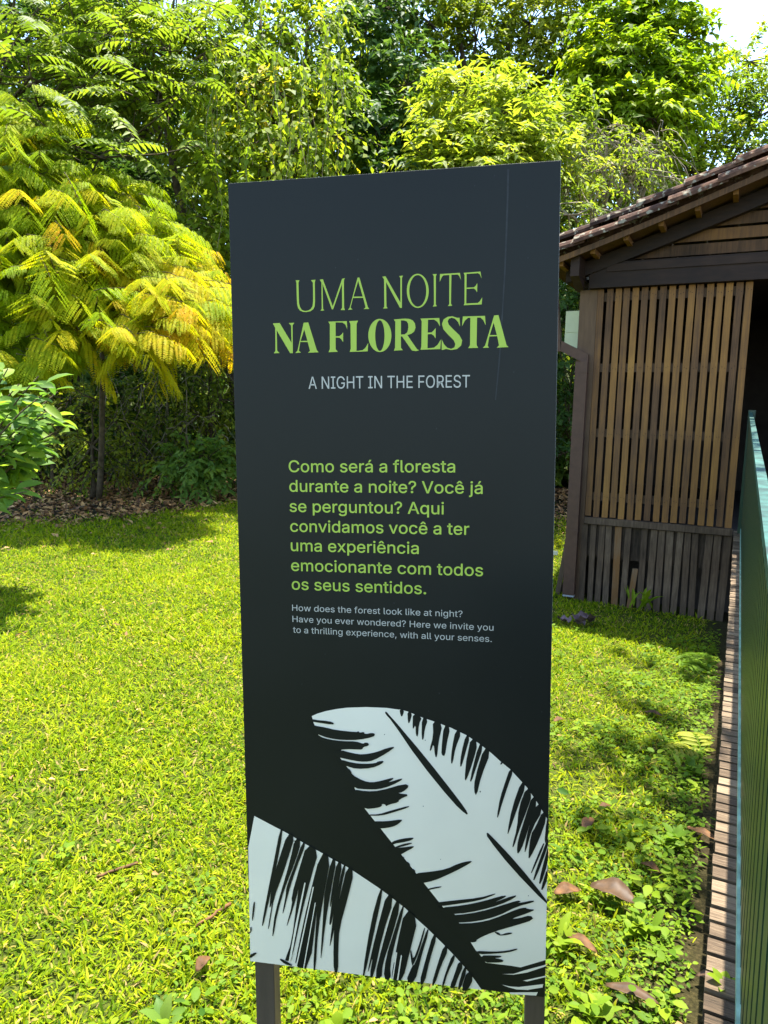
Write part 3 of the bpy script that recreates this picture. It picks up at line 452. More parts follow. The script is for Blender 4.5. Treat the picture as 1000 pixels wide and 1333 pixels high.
# ------------------------------------------------------------------ sign
ART = {"THIN":[[[-2050,7041,-1958,7037,-1984,6991,-1982,6679,-1979,6561,-1964,6482,-1926,6415,-1879,6389,-1838,6382,-1782,6388,-1721,6417,-1678,6478,-1663,6574,-1659,6794,-1661,6976,-1702,7030,-1600,7035,-1617,6974,-1619,6559,-1631,6468,-1660,6414,-1727,6373,-1824,6358,-1894,6366,-1960,6395,-2003,6449,-2024,6537,-2029,6681,-2031,6994]],[[-1506,7033,-1435,7038,-1225,6459,-1010,7028,-947,7040,-970,7000,-974,6415,-953,6370,-1051,6374,-1018,6417,-1014,6920,-1217,6396,-1245,6395,-1445,6940,-1442,6416,-1415,6376,-1501,6377,-1472,6417,-1469,6972]],[[-669,7040,-629,7038,-449,6411,-417,6376,-541,6376,-500,6413,-552,6611,-774,6618,-830,6417,-787,6376,-890,6373,-852,6412],[-765,6646,-560,6640,-657,6967]],[[-131,7036,-62,7041,257,6485,259,6986,233,7033,315,7038,292,6992,288,6372,247,6374,-49,6921,-45,6410,-19,6375,-119,6372,-92,6410,-94,6979]],[[863,6701,860,6646,852,6592,838,6542,819,6495,795,6454,767,6420,736,6392,702,6372,666,6361,629,6358,593,6364,557,6378,523,6401,492,6431,464,6468,440,6512,421,6560,407,6612,398,6666,395,6722,398,6777,407,6830,421,6881,441,6927,465,6968,493,7002,524,7030,558,7049,594,7060,630,7063,667,7057,702,7042,736,7019,767,6989,795,6952,818,6909,838,6861,852,6810,860,6756],[810,6703,808,6652,802,6603,791,6556,776,6513,758,6475,736,6443,712,6417,686,6398,658,6388,629,6385,601,6390,573,6403,547,6424,523,6452,501,6486,483,6526,468,6570,457,6618,451,6668,448,6719,451,6770,458,6820,469,6866,483,6909,502,6947,524,6979,548,7005,574,7023,602,7033,630,7036,658,7031,686,7017,712,6997,736,6969,758,6935,776,6895,791,6851,802,6804,808,6754]],[[943,7042,1034,7040,1015,6996,1013,6420,1035,6379,947,6374,974,6416,970,6998]],[[1100,7037,1518,7043,1541,6899,1505,6980,1472,7011,1341,7012,1333,6420,1360,6378,1270,6374,1297,6416,1297,7009,1177,7009,1141,6976,1095,6877]],[[1594,7039,1943,7051,1969,6910,1930,6996,1895,7019,1657,7015,1656,6736,1811,6737,1851,6770,1883,6821,1877,6631,1849,6682,1811,6713,1656,6710,1653,6414,1895,6415,1935,6448,1986,6525,1974,6382,1598,6379,1617,6416,1616,6993]]],"BOLD":[[[-2585,6140,-2430,6145,-2169,5712,-2170,6083,-2225,6135,-2096,6140,-2136,6081,-2143,5486,-2205,5488,-2501,5989,-2500,5550,-2450,5495,-2581,5494,-2540,5551,-2534,6043]],[[-1884,6132,-1779,6136,-1597,5535,-1557,5489,-1799,5486,-1751,5527,-1800,5716,-1970,5722,-2005,5535,-1955,5493,-2087,5487,-2036,5535],[-1961,5745,-1805,5742,-1873,5987]],[[-1328,6138,-918,6135,-909,5958,-949,6063,-1016,6110,-1167,6116,-1171,5823,-1088,5820,-1041,5853,-1002,5901,-1005,5692,-1043,5753,-1089,5789,-1171,5792,-1174,5548,-1128,5489,-1335,5485,-1304,5552,-1296,6076]],[[-866,6133,-668,6138,-701,6067,-710,5494,-574,5508,-505,5566,-448,5660,-463,5481,-860,5480,-837,5550,-837,6072]],[[59,5801,55,5747,46,5694,31,5644,10,5598,-16,5557,-46,5522,-80,5494,-117,5474,-156,5463,-195,5460,-235,5465,-274,5479,-310,5501,-344,5531,-374,5568,-399,5611,-420,5659,-435,5710,-444,5764,-446,5819,-443,5874,-433,5927,-417,5977,-396,6023,-370,6063,-339,6098,-305,6125,-269,6145,-230,6156,-191,6159,-151,6153,-113,6139,-77,6116,-43,6087,-13,6050,12,6008,32,5960,47,5909,56,5856],[-91,5804,-93,5753,-97,5704,-103,5657,-112,5614,-122,5576,-135,5543,-149,5517,-163,5498,-179,5486,-195,5483,-211,5487,-227,5500,-241,5520,-255,5547,-267,5580,-277,5620,-285,5663,-291,5711,-294,5760,-295,5811,-294,5862,-289,5911,-283,5958,-274,6000,-264,6039,-251,6071,-237,6097,-222,6116,-207,6127,-191,6130,-175,6126,-159,6113,-145,6093,-131,6066,-119,6033,-109,5994,-101,5951,-95,5904,-92,5854]],[[109,6137,363,6146,447,6137,523,6102,568,6037,581,5950,551,5869,489,5825,404,5801,573,5554,615,5496,662,5478,587,5458,502,5474,291,5775,263,5776,265,5537,307,5486,109,5481,137,5541,146,6089],[267,6112,335,6109,391,6088,422,6038,427,5956,404,5861,348,5816,266,5814]],[[685,6136,1088,6134,1103,5958,1047,6055,977,6106,847,6105,841,5837,922,5842,972,5881,1011,5929,1009,5712,970,5773,922,5807,842,5805,836,5510,978,5522,1053,5580,1123,5691,1109,5488,685,5485,705,5550,713,6081]],[[1515,6125,1527,5942,1483,6038,1419,6108,1350,6132,1293,6113,1265,6060,1288,5991,1379,5894,1512,5767,1573,5657,1551,5550,1464,5479,1339,5462,1237,5487,1173,5472,1140,5468,1139,5691,1187,5589,1256,5513,1339,5486,1408,5514,1430,5581,1394,5663,1269,5789,1172,5901,1144,6010,1180,6103,1268,6154,1364,6161,1460,6127]],[[1583,6149,2046,6145,2062,5949,2012,6058,1952,6114,1881,6116,1875,5553,1908,5492,1700,5491,1738,5552,1742,6116,1693,6118,1625,6059,1568,5946]],[[2235,6148,2324,6152,2498,5532,2539,5491,2297,5485,2342,5532,2302,5721,2140,5721,2106,5532,2134,5490,2003,5489,2052,5533],[2148,5748,2296,5745,2226,6002]]],"WHITE":[[-1863,-2800,-1724,-2730,-1521,-2658,-1279,-2596,-1039,-2550,-563,-2504,-93,-2497,199,-2521,195,-2511,389,-2552,716,-2672,946,-2738,1365,-2871,1707,-3020,1990,-3195,2254,-3391,2480,-3588,2686,-3747,2941,-4017,3062,-4146,3288,-4476,3496,-4816,3534,-4892,3538,-5903,3534,-6877,3533,-8228,2977,-8481,2747,-8468,2189,-8466,2052,-8284,1954,-8186,1836,-7994,-625,-4962,-862,-4489,-930,-4131,-1056,-3955,-1199,-3768,-1164,-3553,-1712,-3248,-1829,-2940],[-3332,-5376,-2496,-5751,-2053,-5981,-1711,-6137,-1451,-6270,-1073,-6441,-895,-6544,-284,-6909,-127,-7017,49,-7143,302,-7323,596,-7582,814,-7761,1230,-8150,1428,-8347,1574,-8499,1763,-8710,1909,-8895,2110,-9176,2088,-9160,-3540,-9157,-3509,-6200],[2559,-8702,2827,-8660,3054,-8547,3542,-8340,3543,-8381,3131,-8588,2827,-8681],[3039,-8801,3547,-8610,3548,-8643,3134,-8810],[2562,-8968,2754,-8986,2946,-8973,3495,-8826,3477,-8912,3137,-9020,2889,-9040,2716,-9012],[2729,-9137,3373,-9044,3337,-9133,2757,-9176]],"BLACK":[[-124,-2584,-101,-2589,132,-2844,573,-3351,986,-3847,1371,-4332,1614,-4646,1714,-4789,1753,-4871,1730,-4891,1642,-4833,1488,-4695,1218,-4394,832,-3929,484,-3470,174,-3018,-18,-2755,-92,-2679,-130,-2626,-134,-2596],[225,-2501,283,-2514,299,-2560,273,-2639,251,-2674,232,-2665,215,-2619,202,-2537],[406,-2543,464,-2563,477,-2637,443,-2765,417,-2824,398,-2815,386,-2741,380,-2602],[558,-2588,663,-2633,697,-2701,658,-2791,634,-2911,625,-3061,607,-3127,582,-3108,568,-3034,564,-2905,550,-2869,527,-2926,510,-2947,498,-2932,496,-2834,502,-2655],[744,-2666,815,-2694,831,-2763,793,-2872,766,-2997,751,-3138,732,-3199,711,-3180,703,-3041,707,-2782],[1011,-2728,1125,-2757,1157,-2890,1106,-3127,1074,-3331,1061,-3502,1042,-3583,1017,-3575,998,-3491,984,-3332,960,-3304,926,-3406,901,-3447,886,-3428,900,-3338,944,-3175,963,-2999,957,-2809],[1243,-2803,1317,-2838,1333,-2950,1292,-3139,1263,-3309,1244,-3460,1218,-3536,1186,-3538,1164,-3515,1152,-3466,1161,-3277,1191,-2950],[1505,-2914,1571,-2949,1569,-3060,1498,-3247,1449,-3431,1421,-3612,1396,-3703,1373,-3705,1368,-3616,1380,-3436,1408,-3233,1450,-3008],[1722,-3017,1767,-3050,1769,-3140,1729,-3289,1683,-3465,1631,-3667,1596,-3764,1577,-3756,1574,-3676,1589,-3526,1622,-3338,1673,-3113],[1849,-3101,1930,-3149,1944,-3287,1889,-3517,1823,-3749,1745,-3984,1698,-4087,1683,-4058,1684,-3933,1702,-3712,1717,-3572,1730,-3511,1754,-3380,1790,-3178],[2015,-3196,2066,-3231,2053,-3372,1976,-3621,1910,-3837,1855,-4020,1818,-4103,1799,-4084,1839,-3851,1940,-3403],[2144,-3285,2220,-3345,2206,-3515,2104,-3795,2025,-4063,1971,-4317,1929,-4410,1900,-4342,1890,-4237,1898,-4097,1953,-3833,2056,-3447],[2472,-3614,2494,-3585,2512,-3576,2525,-3587,2519,-3609,2493,-3643,2476,-3652,2466,-3637],[2697,-3741,2734,-3773,2728,-3865,2678,-4015,2617,-4212,2546,-4457,2490,-4661,2451,-4824,2423,-4902,2408,-4893,2418,-4772,2453,-4539,2497,-4331,2551,-4147,2603,-3973,2653,-3807],[2959,-4019,3010,-4079,2997,-4219,2921,-4439,2827,-4732,2716,-5097,2655,-5273,2644,-5258,2662,-5098,2711,-4793,2785,-4478,2884,-4152],[3079,-4168,3143,-4258,3148,-4391,3096,-4565,3025,-4787,2936,-5054,2865,-5286,2812,-5482,2775,-5576,2757,-5567,2774,-5450,2827,-5224,2861,-4990,2876,-4749,2924,-4502,3006,-4250],[3207,-4344,3263,-4427,3256,-4582,3184,-4811,3113,-5059,3043,-5325,2980,-5524,2926,-5654,2888,-5713,2865,-5701,2859,-5619,2870,-5466,2916,-5246,2995,-4959,3071,-4687,3143,-4431],[3322,-4507,3382,-4601,3356,-4757,3244,-4973,3153,-5230,3083,-5528,3041,-5667,3028,-5648,3036,-5532,3064,-5318,3096,-5140,3130,-4997,3184,-4809,3256,-4577],[3436,-4686,3483,-4762,3465,-4937,3382,-5211,3291,-5463,3192,-5694,3134,-5805,3115,-5797,3118,-5655,3141,-5382,3180,-5192,3234,-5088,3299,-4939,3374,-4745],[2187,-5283,2219,-5292,2393,-5460,2708,-5785,3035,-6154,3374,-6567,3544,-6801,3545,-6856,3338,-6674,2923,-6254,2586,-5883,2328,-5562,2191,-5371,2178,-5309],[3434,-5416,3459,-5424,3402,-5610,3266,-5976,3190,-6155,3175,-6146,3231,-5959,3359,-5594],[3490,-5401,3526,-5307,3544,-5316,3543,-5426,3472,-5692,3333,-6115,3251,-6320,3227,-6306,3279,-6086,3407,-5660],[3528,-5532,3542,-5511,3548,-5591,3546,-5772,3508,-5997,3433,-6268,3382,-6394,3356,-6376,3387,-6161,3476,-5749],[3540,-6029,3548,-6160,3523,-6306,3464,-6468,3426,-6538,3407,-6515,3432,-6369,3501,-6099],[3506,-4836,3530,-4775,3544,-4873,3547,-5131,3525,-5313,3477,-5417,3463,-5319,3483,-5017],[-100,-5821,-30,-5742,64,-5678,184,-5630,307,-5593,436,-5567,505,-5560,514,-5574,490,-5600,431,-5638,302,-5684,104,-5738,-16,-5794,-56,-5854,-91,-5878,-121,-5866],[4,-5868,163,-5784,297,-5727,406,-5697,465,-5688,475,-5702,420,-5733,302,-5781,183,-5826,64,-5868,-6,-5901,-26,-5923,-46,-5928,-66,-5916],[-26,-5866,153,-5839,312,-5809,450,-5775,517,-5769,513,-5790,464,-5831,369,-5892,282,-5952,202,-6012,197,-6043,266,-6047,296,-6070,286,-6113,316,-6147,385,-6171,425,-6215,434,-6276,464,-6315,513,-6331,543,-6362,553,-6407,478,-6409,320,-6368,152,-6230,-27,-5997],[631,-6411,818,-6372,1000,-6328,1175,-6280,1340,-6210,1495,-6118,1630,-6054,1745,-6016,1820,-5998,1855,-6001,1816,-6044,1705,-6127,1573,-6217,1418,-6315,1254,-6414,1078,-6515,907,-6592,740,-6647,592,-6651,463,-6606,434,-6545,503,-6469],[804,-6798,902,-6757,1005,-6722,1113,-6694,1162,-6689,1152,-6707,1099,-6731,1001,-6762,912,-6792,834,-6821,784,-6832,765,-6823],[1089,-7086,1285,-7040,1547,-6980,1876,-6908,2126,-6835,2297,-6761,2385,-6731,2389,-6745,2303,-6798,2128,-6889,1925,-6967,1693,-7034,1461,-7097,1227,-7158,1092,-7183,1056,-7172,1027,-7152,1003,-7123],[1246,-7192,1519,-7131,1771,-7062,2002,-6985,2213,-6905,2403,-6823,2536,-6773,2611,-6755,2631,-6765,2593,-6804,2513,-6859,2390,-6930,2460,-6900,2725,-6769,2852,-6722,2843,-6760,2754,-6831,2585,-6936,2386,-7037,2157,-7134,1917,-7220,1666,-7293,1462,-7331,1306,-7334,1198,-7307,1139,-7250],[1306,-7372,1462,-7361,1666,-7320,1917,-7251,2157,-7166,2386,-7067,2595,-6974,2783,-6888,2901,-6845,2948,-6847,2949,-6864,2902,-6898,2972,-6884,3159,-6823,3251,-6806,3248,-6833,3154,-6882,2971,-6953,2766,-7063,2540,-7212,2312,-7330,2083,-7418,1856,-7483,1633,-7525,1468,-7533,1360,-7507,1287,-7465,1247,-7406],[1356,-7561,1453,-7566,1619,-7551,1852,-7514,2064,-7461,2256,-7392,2484,-7280,2748,-7127,2927,-7035,3021,-7004,3078,-6998,3097,-7016,3153,-7024,3247,-7020,3247,-7045,3154,-7101,3014,-7175,2826,-7268,2780,-7304,2874,-7283,2987,-7245,3118,-7189,3201,-7188,3236,-7242,3161,-7312,2978,-7399,2753,-7499,2488,-7612,2259,-7727,2067,-7844,1971,-7918,1972,-7949,1935,-7974,1861,-7994,1725,-7946,1525,-7833,1396,-7721,1336,-7612],[1055,-7192,1105,-7199,1232,-7243,1438,-7323,1550,-7431,1571,-7565,1522,-7607,1405,-7557,1267,-7446,1110,-7274],[2388,-7664,2455,-7671,2494,-7689,2504,-7719,2547,-7714,2623,-7674,2694,-7651,2760,-7643,2780,-7651,2751,-7675,2699,-7699,2623,-7722,2557,-7737,2499,-7744,2442,-7726,2384,-7682],[2041,-8182,2254,-8169,2437,-8147,2590,-8116,2723,-8078,2837,-8033,2896,-8018,2900,-8035,2853,-8066,2754,-8114,2619,-8156,2447,-8194,2276,-8227,2106,-8256,1999,-8250,1956,-8209],[2129,-8283,2284,-8264,2409,-8251,2505,-8244,2544,-8251,2525,-8275,2477,-8294,2400,-8310,2419,-8321,2535,-8328,2588,-8348,2579,-8381,2521,-8405,2416,-8423,2315,-8437,2218,-8449,2140,-8415,2081,-8333],[-1888,-2852,-1848,-2870,-1732,-2882,-1540,-2887,-1414,-2900,-1354,-2920,-1334,-2942,-1355,-2963,-1446,-2966,-1607,-2952,-1728,-2941,-1809,-2933,-1859,-2926,-1879,-2919,-1894,-2897,-1904,-2861],[-1870,-2979,-1830,-3007,-1739,-3028,-1598,-3042,-1472,-3060,-1362,-3082,-1182,-3098,-932,-3109,-795,-3107,-771,-3091,-751,-3093,-735,-3112,-703,-3114,-653,-3099,-623,-3106,-614,-3136,-564,-3138,-475,-3112,-414,-3108,-380,-3126,-376,-3151,-400,-3183,-491,-3222,-650,-3269,-829,-3301,-1029,-3317,-1209,-3321,-1370,-3311,-1516,-3287,-1647,-3250,-1768,-3207,-1879,-3156,-1923,-3089,-1901,-3006],[-1678,-3278,-1526,-3315,-1370,-3338,-1210,-3346,-1049,-3346,-889,-3338,-770,-3346,-690,-3372,-641,-3375,-621,-3355,-589,-3347,-545,-3350,-522,-3368,-518,-3400,-550,-3427,-618,-3447,-656,-3473,-667,-3504,-707,-3522,-776,-3527,-871,-3531,-991,-3535,-1092,-3545,-1172,-3560,-1313,-3556,-1515,-3533,-1650,-3456,-1719,-3325],[-1132,-3577,-972,-3611,-832,-3632,-713,-3638,-574,-3620,-415,-3579,-276,-3529,-157,-3471,-44,-3428,64,-3401,63,-3431,-45,-3519,-178,-3614,-337,-3716,-466,-3779,-565,-3802,-675,-3812,-794,-3808,-939,-3793,-1110,-3768,-1250,-3745,-1361,-3724,-1365,-3675,-1263,-3598],[-1135,-3808,-975,-3844,-825,-3862,-685,-3862,-551,-3853,-422,-3834,-347,-3813,-327,-3792,-278,-3773,-199,-3757,-174,-3771,-204,-3814,-278,-3865,-397,-3924,-547,-3965,-726,-3988,-876,-3987,-996,-3960,-1116,-3928,-1237,-3889,-1277,-3849,-1236,-3810],[-1038,-3990,-984,-4017,-947,-4060,-928,-4121,-853,-4182,-724,-4244,-609,-4282,-510,-4295,-400,-4285,-281,-4252,-157,-4212,-28,-4165,41,-4150,50,-4166,16,-4201,-63,-4256,-14,-4246,163,-4172,250,-4148,246,-4175,177,-4229,43,-4310,-94,-4377,-233,-4428,-372,-4459,-511,-4470,-651,-4476,-791,-4476,-951,-4406,-1131,-4264,-1182,-4139,-1104,-4031],[-822,-4506,-662,-4519,-502,-4515,-342,-4494,-119,-4429,167,-4319,338,-4277,395,-4304,385,-4355,308,-4433,235,-4481,164,-4501,206,-4513,361,-4517,372,-4555,238,-4627,171,-4678,171,-4709,112,-4745,-7,-4785,-81,-4817,-111,-4840,-131,-4839,-141,-4815,-165,-4802,-205,-4799,-225,-4813,-225,-4844,-255,-4872,-315,-4898,-415,-4923,-555,-4949,-736,-4912,-956,-4812,-1025,-4696,-943,-4565],[-492,-5080,-368,-5069,-237,-5035,-97,-4976,83,-4906,304,-4827,412,-4797,409,-4818,318,-4867,140,-4943,-18,-5007,-157,-5060,-305,-5094,-461,-5109,-543,-5109,-550,-5093],[-378,-5236,-198,-5221,-17,-5192,165,-5150,249,-5144,235,-5177,194,-5221,124,-5279,40,-5326,-59,-5361,-174,-5389,-304,-5408,-393,-5375,-443,-5287],[-274,-5542,-218,-5527,-178,-5528,-154,-5547,-154,-5576,-178,-5616,-202,-5641,-226,-5651,-254,-5630,-286,-5576],[-2672,-5636,-2636,-5664,-2676,-5962,-2792,-6530,-2908,-7055,-3024,-7536,-3108,-7879,-3159,-8084,-3193,-8179,-3210,-8166,-3182,-7978,-3110,-7615,-3027,-7216,-2933,-6781,-2837,-6328,-2739,-5857],[-2461,-5732,-2376,-5776,-2367,-5906,-2433,-6121,-2521,-6392,-2631,-6719,-2736,-7015,-2835,-7280,-2909,-7544,-2957,-7807,-2996,-8015,-3025,-8170,-3045,-8242,-3058,-8233,-3030,-8047,-2963,-7685,-2944,-7548,-2973,-7637,-2994,-7676,-3006,-7667,-2988,-7494,-2941,-7158,-2877,-6859,-2799,-6598,-2695,-6277,-2568,-5899],[-2286,-5842,-2205,-5881,-2211,-6042,-2302,-6327,-2413,-6634,-2544,-6964,-2659,-7294,-2760,-7625,-2841,-7950,-2900,-8269,-2937,-8419,-2952,-8399,-2937,-8241,-2895,-7945,-2817,-7610,-2705,-7235,-2604,-6896,-2515,-6591,-2434,-6285,-2362,-5977],[-2127,-5925,-2082,-5944,-2122,-6113,-2247,-6432,-2353,-6723,-2441,-6985,-2530,-7288,-2620,-7632,-2670,-7797,-2680,-7784,-2662,-7667,-2616,-7449,-2586,-7275,-2573,-7146,-2512,-6939,-2403,-6654,-2299,-6362,-2199,-6064],[-1971,-5995,-1824,-6064,-1799,-6266,-1896,-6599,-2011,-7016,-2143,-7516,-2278,-8076,-2415,-8695,-2520,-9008,-2593,-9017,-2633,-9012,-2638,-8990,-2599,-8867,-2515,-8640,-2437,-8276,-2364,-7775,-2310,-7406,-2275,-7169,-2274,-7126,-2308,-7278,-2385,-7542,-2507,-7918,-2573,-8102,-2583,-8092,-2549,-7950,-2471,-7673,-2436,-7483,-2444,-7377,-2398,-7150,-2298,-6802,-2197,-6461,-2095,-6127],[-1645,-6153,-1521,-6212,-1501,-6459,-1584,-6894,-1670,-7370,-1760,-7889,-1825,-8403,-1864,-8913,-1900,-9166,-1931,-9164,-1926,-8911,-1887,-8407,-1851,-7983,-1818,-7639,-1859,-7892,-1972,-8740,-2124,-9163,-2316,-9161,-2386,-9029,-2335,-8767,-2241,-8329,-2106,-7715,-1955,-7087,-1790,-6445],[-1413,-6270,-1353,-6295,-1353,-6462,-1411,-6770,-1485,-7171,-1573,-7666,-1647,-8147,-1705,-8614,-1740,-8842,-1750,-8833,-1742,-8655,-1716,-8309,-1690,-7965,-1664,-7622,-1645,-7366,-1632,-7196,-1580,-6898,-1489,-6471],[-1276,-6329,-1212,-6358,-1205,-6507,-1254,-6774,-1323,-7144,-1410,-7616,-1465,-7880,-1486,-7936,-1504,-7954,-1520,-7934,-1508,-7780,-1467,-7490,-1436,-7281,-1414,-7152,-1421,-7190,-1459,-7394,-1485,-7491,-1501,-7482,-1489,-7339,-1449,-7062,-1398,-6771,-1338,-6467],[-1140,-6390,-1109,-6403,-1124,-6554,-1188,-6841,-1259,-7221,-1335,-7693,-1407,-8071,-1472,-8355,-1509,-8492,-1519,-8483,-1490,-8214,-1421,-7687,-1355,-7272,-1290,-6972,-1233,-6712,-1182,-6493],[-1025,-6445,-938,-6494,-936,-6694,-1020,-7045,-1115,-7415,-1221,-7806,-1283,-8131,-1303,-8388,-1315,-8680,-1320,-9007,-1349,-9169,-1404,-9168,-1432,-9008,-1431,-8690,-1422,-8360,-1403,-8017,-1350,-7652,-1264,-7263,-1183,-6907,-1107,-6582],[-262,-6893,-227,-6921,-265,-7198,-375,-7726,-491,-8283,-612,-8871,-688,-9165,-718,-9164,-677,-8810,-564,-8101,-451,-7530,-337,-7096],[-79,-7026,9,-7088,-18,-7351,-161,-7818,-289,-8333,-403,-8898,-485,-9179,-535,-9177,-534,-9028,-481,-8732,-486,-8699,-548,-8930,-584,-9041,-594,-9032,-568,-8874,-505,-8569,-433,-8243,-350,-7897,-263,-7542,-170,-7178],[104,-7160,174,-7215,148,-7470,26,-7926,-85,-8318,-187,-8647,-243,-8904,-254,-9088,-304,-9180,-395,-9178,-388,-8959,-285,-8522,-158,-8011,-7,-7426],[251,-7274,280,-7293,242,-7512,136,-7931,48,-8302,-23,-8627,-53,-8888,-45,-9087,-85,-9185,-175,-9184,-204,-9046,-172,-8770,-106,-8458,-5,-8109,93,-7767,188,-7432],[-3400,-7575,-3375,-7573,-3381,-7697,-3417,-7949,-3444,-8071,-3460,-8062,-3455,-7937,-3427,-7697],[-3503,-8240,-3478,-8248,-3477,-8303,-3501,-8403,-3514,-8399,-3515,-8291],[-3515,-8959,-3428,-8911,-3380,-8898,-3370,-8919,-3409,-8967,-3496,-9043,-3544,-9057,-3553,-9008],[-2765,-8986,-2744,-8984,-2671,-9010,-2547,-9064,-2477,-9103,-2460,-9127,-2502,-9132,-2603,-9119,-2681,-9088,-2739,-9041,-2770,-9010,-2774,-8995],[386,-7375,539,-7489,571,-7739,480,-8125,387,-8532,291,-8960,195,-9173,97,-9170,28,-9165,-12,-9157,-1,-8955,61,-8557,147,-8098,255,-7578],[763,-7755,779,-7761,749,-7918,673,-8225,600,-8469,530,-8650,486,-8739,470,-8737,452,-8642,430,-8456,428,-8363,446,-8366,465,-8428,485,-8550,530,-8510,600,-8309,665,-8094,725,-7865],[838,-7778,862,-7796,829,-7968,740,-8295,655,-8640,574,-9006,479,-9188,368,-9188,353,-9076,434,-8854,489,-8735,520,-8721,575,-8585,655,-8329,728,-8093,793,-7877],[995,-7878,1038,-7912,1019,-8076,936,-8371,859,-8687,790,-9023,725,-9188,665,-9183,675,-9018,755,-8693,839,-8364,928,-8029],[1249,-8148,1302,-8201,1285,-8335,1197,-8550,1113,-8792,1034,-9060,977,-9192,941,-9188,961,-9046,1036,-8765,1110,-8499,1185,-8247],[1439,-8352,1476,-8386,1449,-8504,1357,-8708,1287,-8905,1238,-9096,1201,-9191,1175,-9190,1189,-9085,1244,-8876,1309,-8663,1383,-8444],[1593,-8507,1649,-8564,1644,-8672,1580,-8829,1527,-8979,1484,-9122,1435,-9192,1380,-9191,1382,-9101,1440,-8922,1493,-8744,1542,-8567],[1703,-8621,1740,-8664,1721,-8813,1647,-9071,1589,-9200,1550,-9201,1569,-9051,1646,-8751],[1801,-8730,1878,-8823,1879,-8957,1804,-9133,1730,-9220,1657,-9217,1656,-9082,1727,-8817]],"WHITE2":[[-2111,-6930,-2082,-6927,-2273,-7859,-2481,-8917,-2525,-9031,-2550,-9034,-2359,-8040],[-1908,-7014,-1880,-7011,-2293,-8894,-2348,-9126,-2377,-9130],[-1862,-7410,-1842,-7408,-2161,-9137,-2186,-9141],[96,-8444,121,-8441,20,-9138,-4,-9132],[209,-8495,233,-8514,142,-9148,110,-9152],[72,-8426,89,-8424,63,-8707,47,-8709],[58,-7145,74,-7144,-169,-8045,-189,-8039]]}
LINES = [["A NIGHT IN THE FOREST","s",-0.1799,0.4703,0.1741,0.4671],["Como será a floresta","b",-0.229,0.2866,0.1433,0.2868],["durante a noite? Você já","b",-0.2286,0.2426,0.2024,0.2408],["se perguntou? Aqui","b",-0.2289,0.1969,0.1191,0.1954],["convidamos você a ter","b",-0.2285,0.1516,0.1744,0.1512],["uma experiência","b",-0.228,0.1074,0.064,0.1069],["emocionante com todos","b",-0.2283,0.0616,0.2047,0.061],["os seus sentidos.","b",-0.2278,0.0182,0.0802,0.0169],["How does the forest look like at night?","m",-0.2282,-0.0316,0.1609,-0.032],["Have you ever wondered? Here we invite you","m",-0.228,-0.0577,0.2286,-0.0599],["to a thrilling experience, with all your senses.","m",-0.2272,-0.0831,0.2251,-0.0856]]
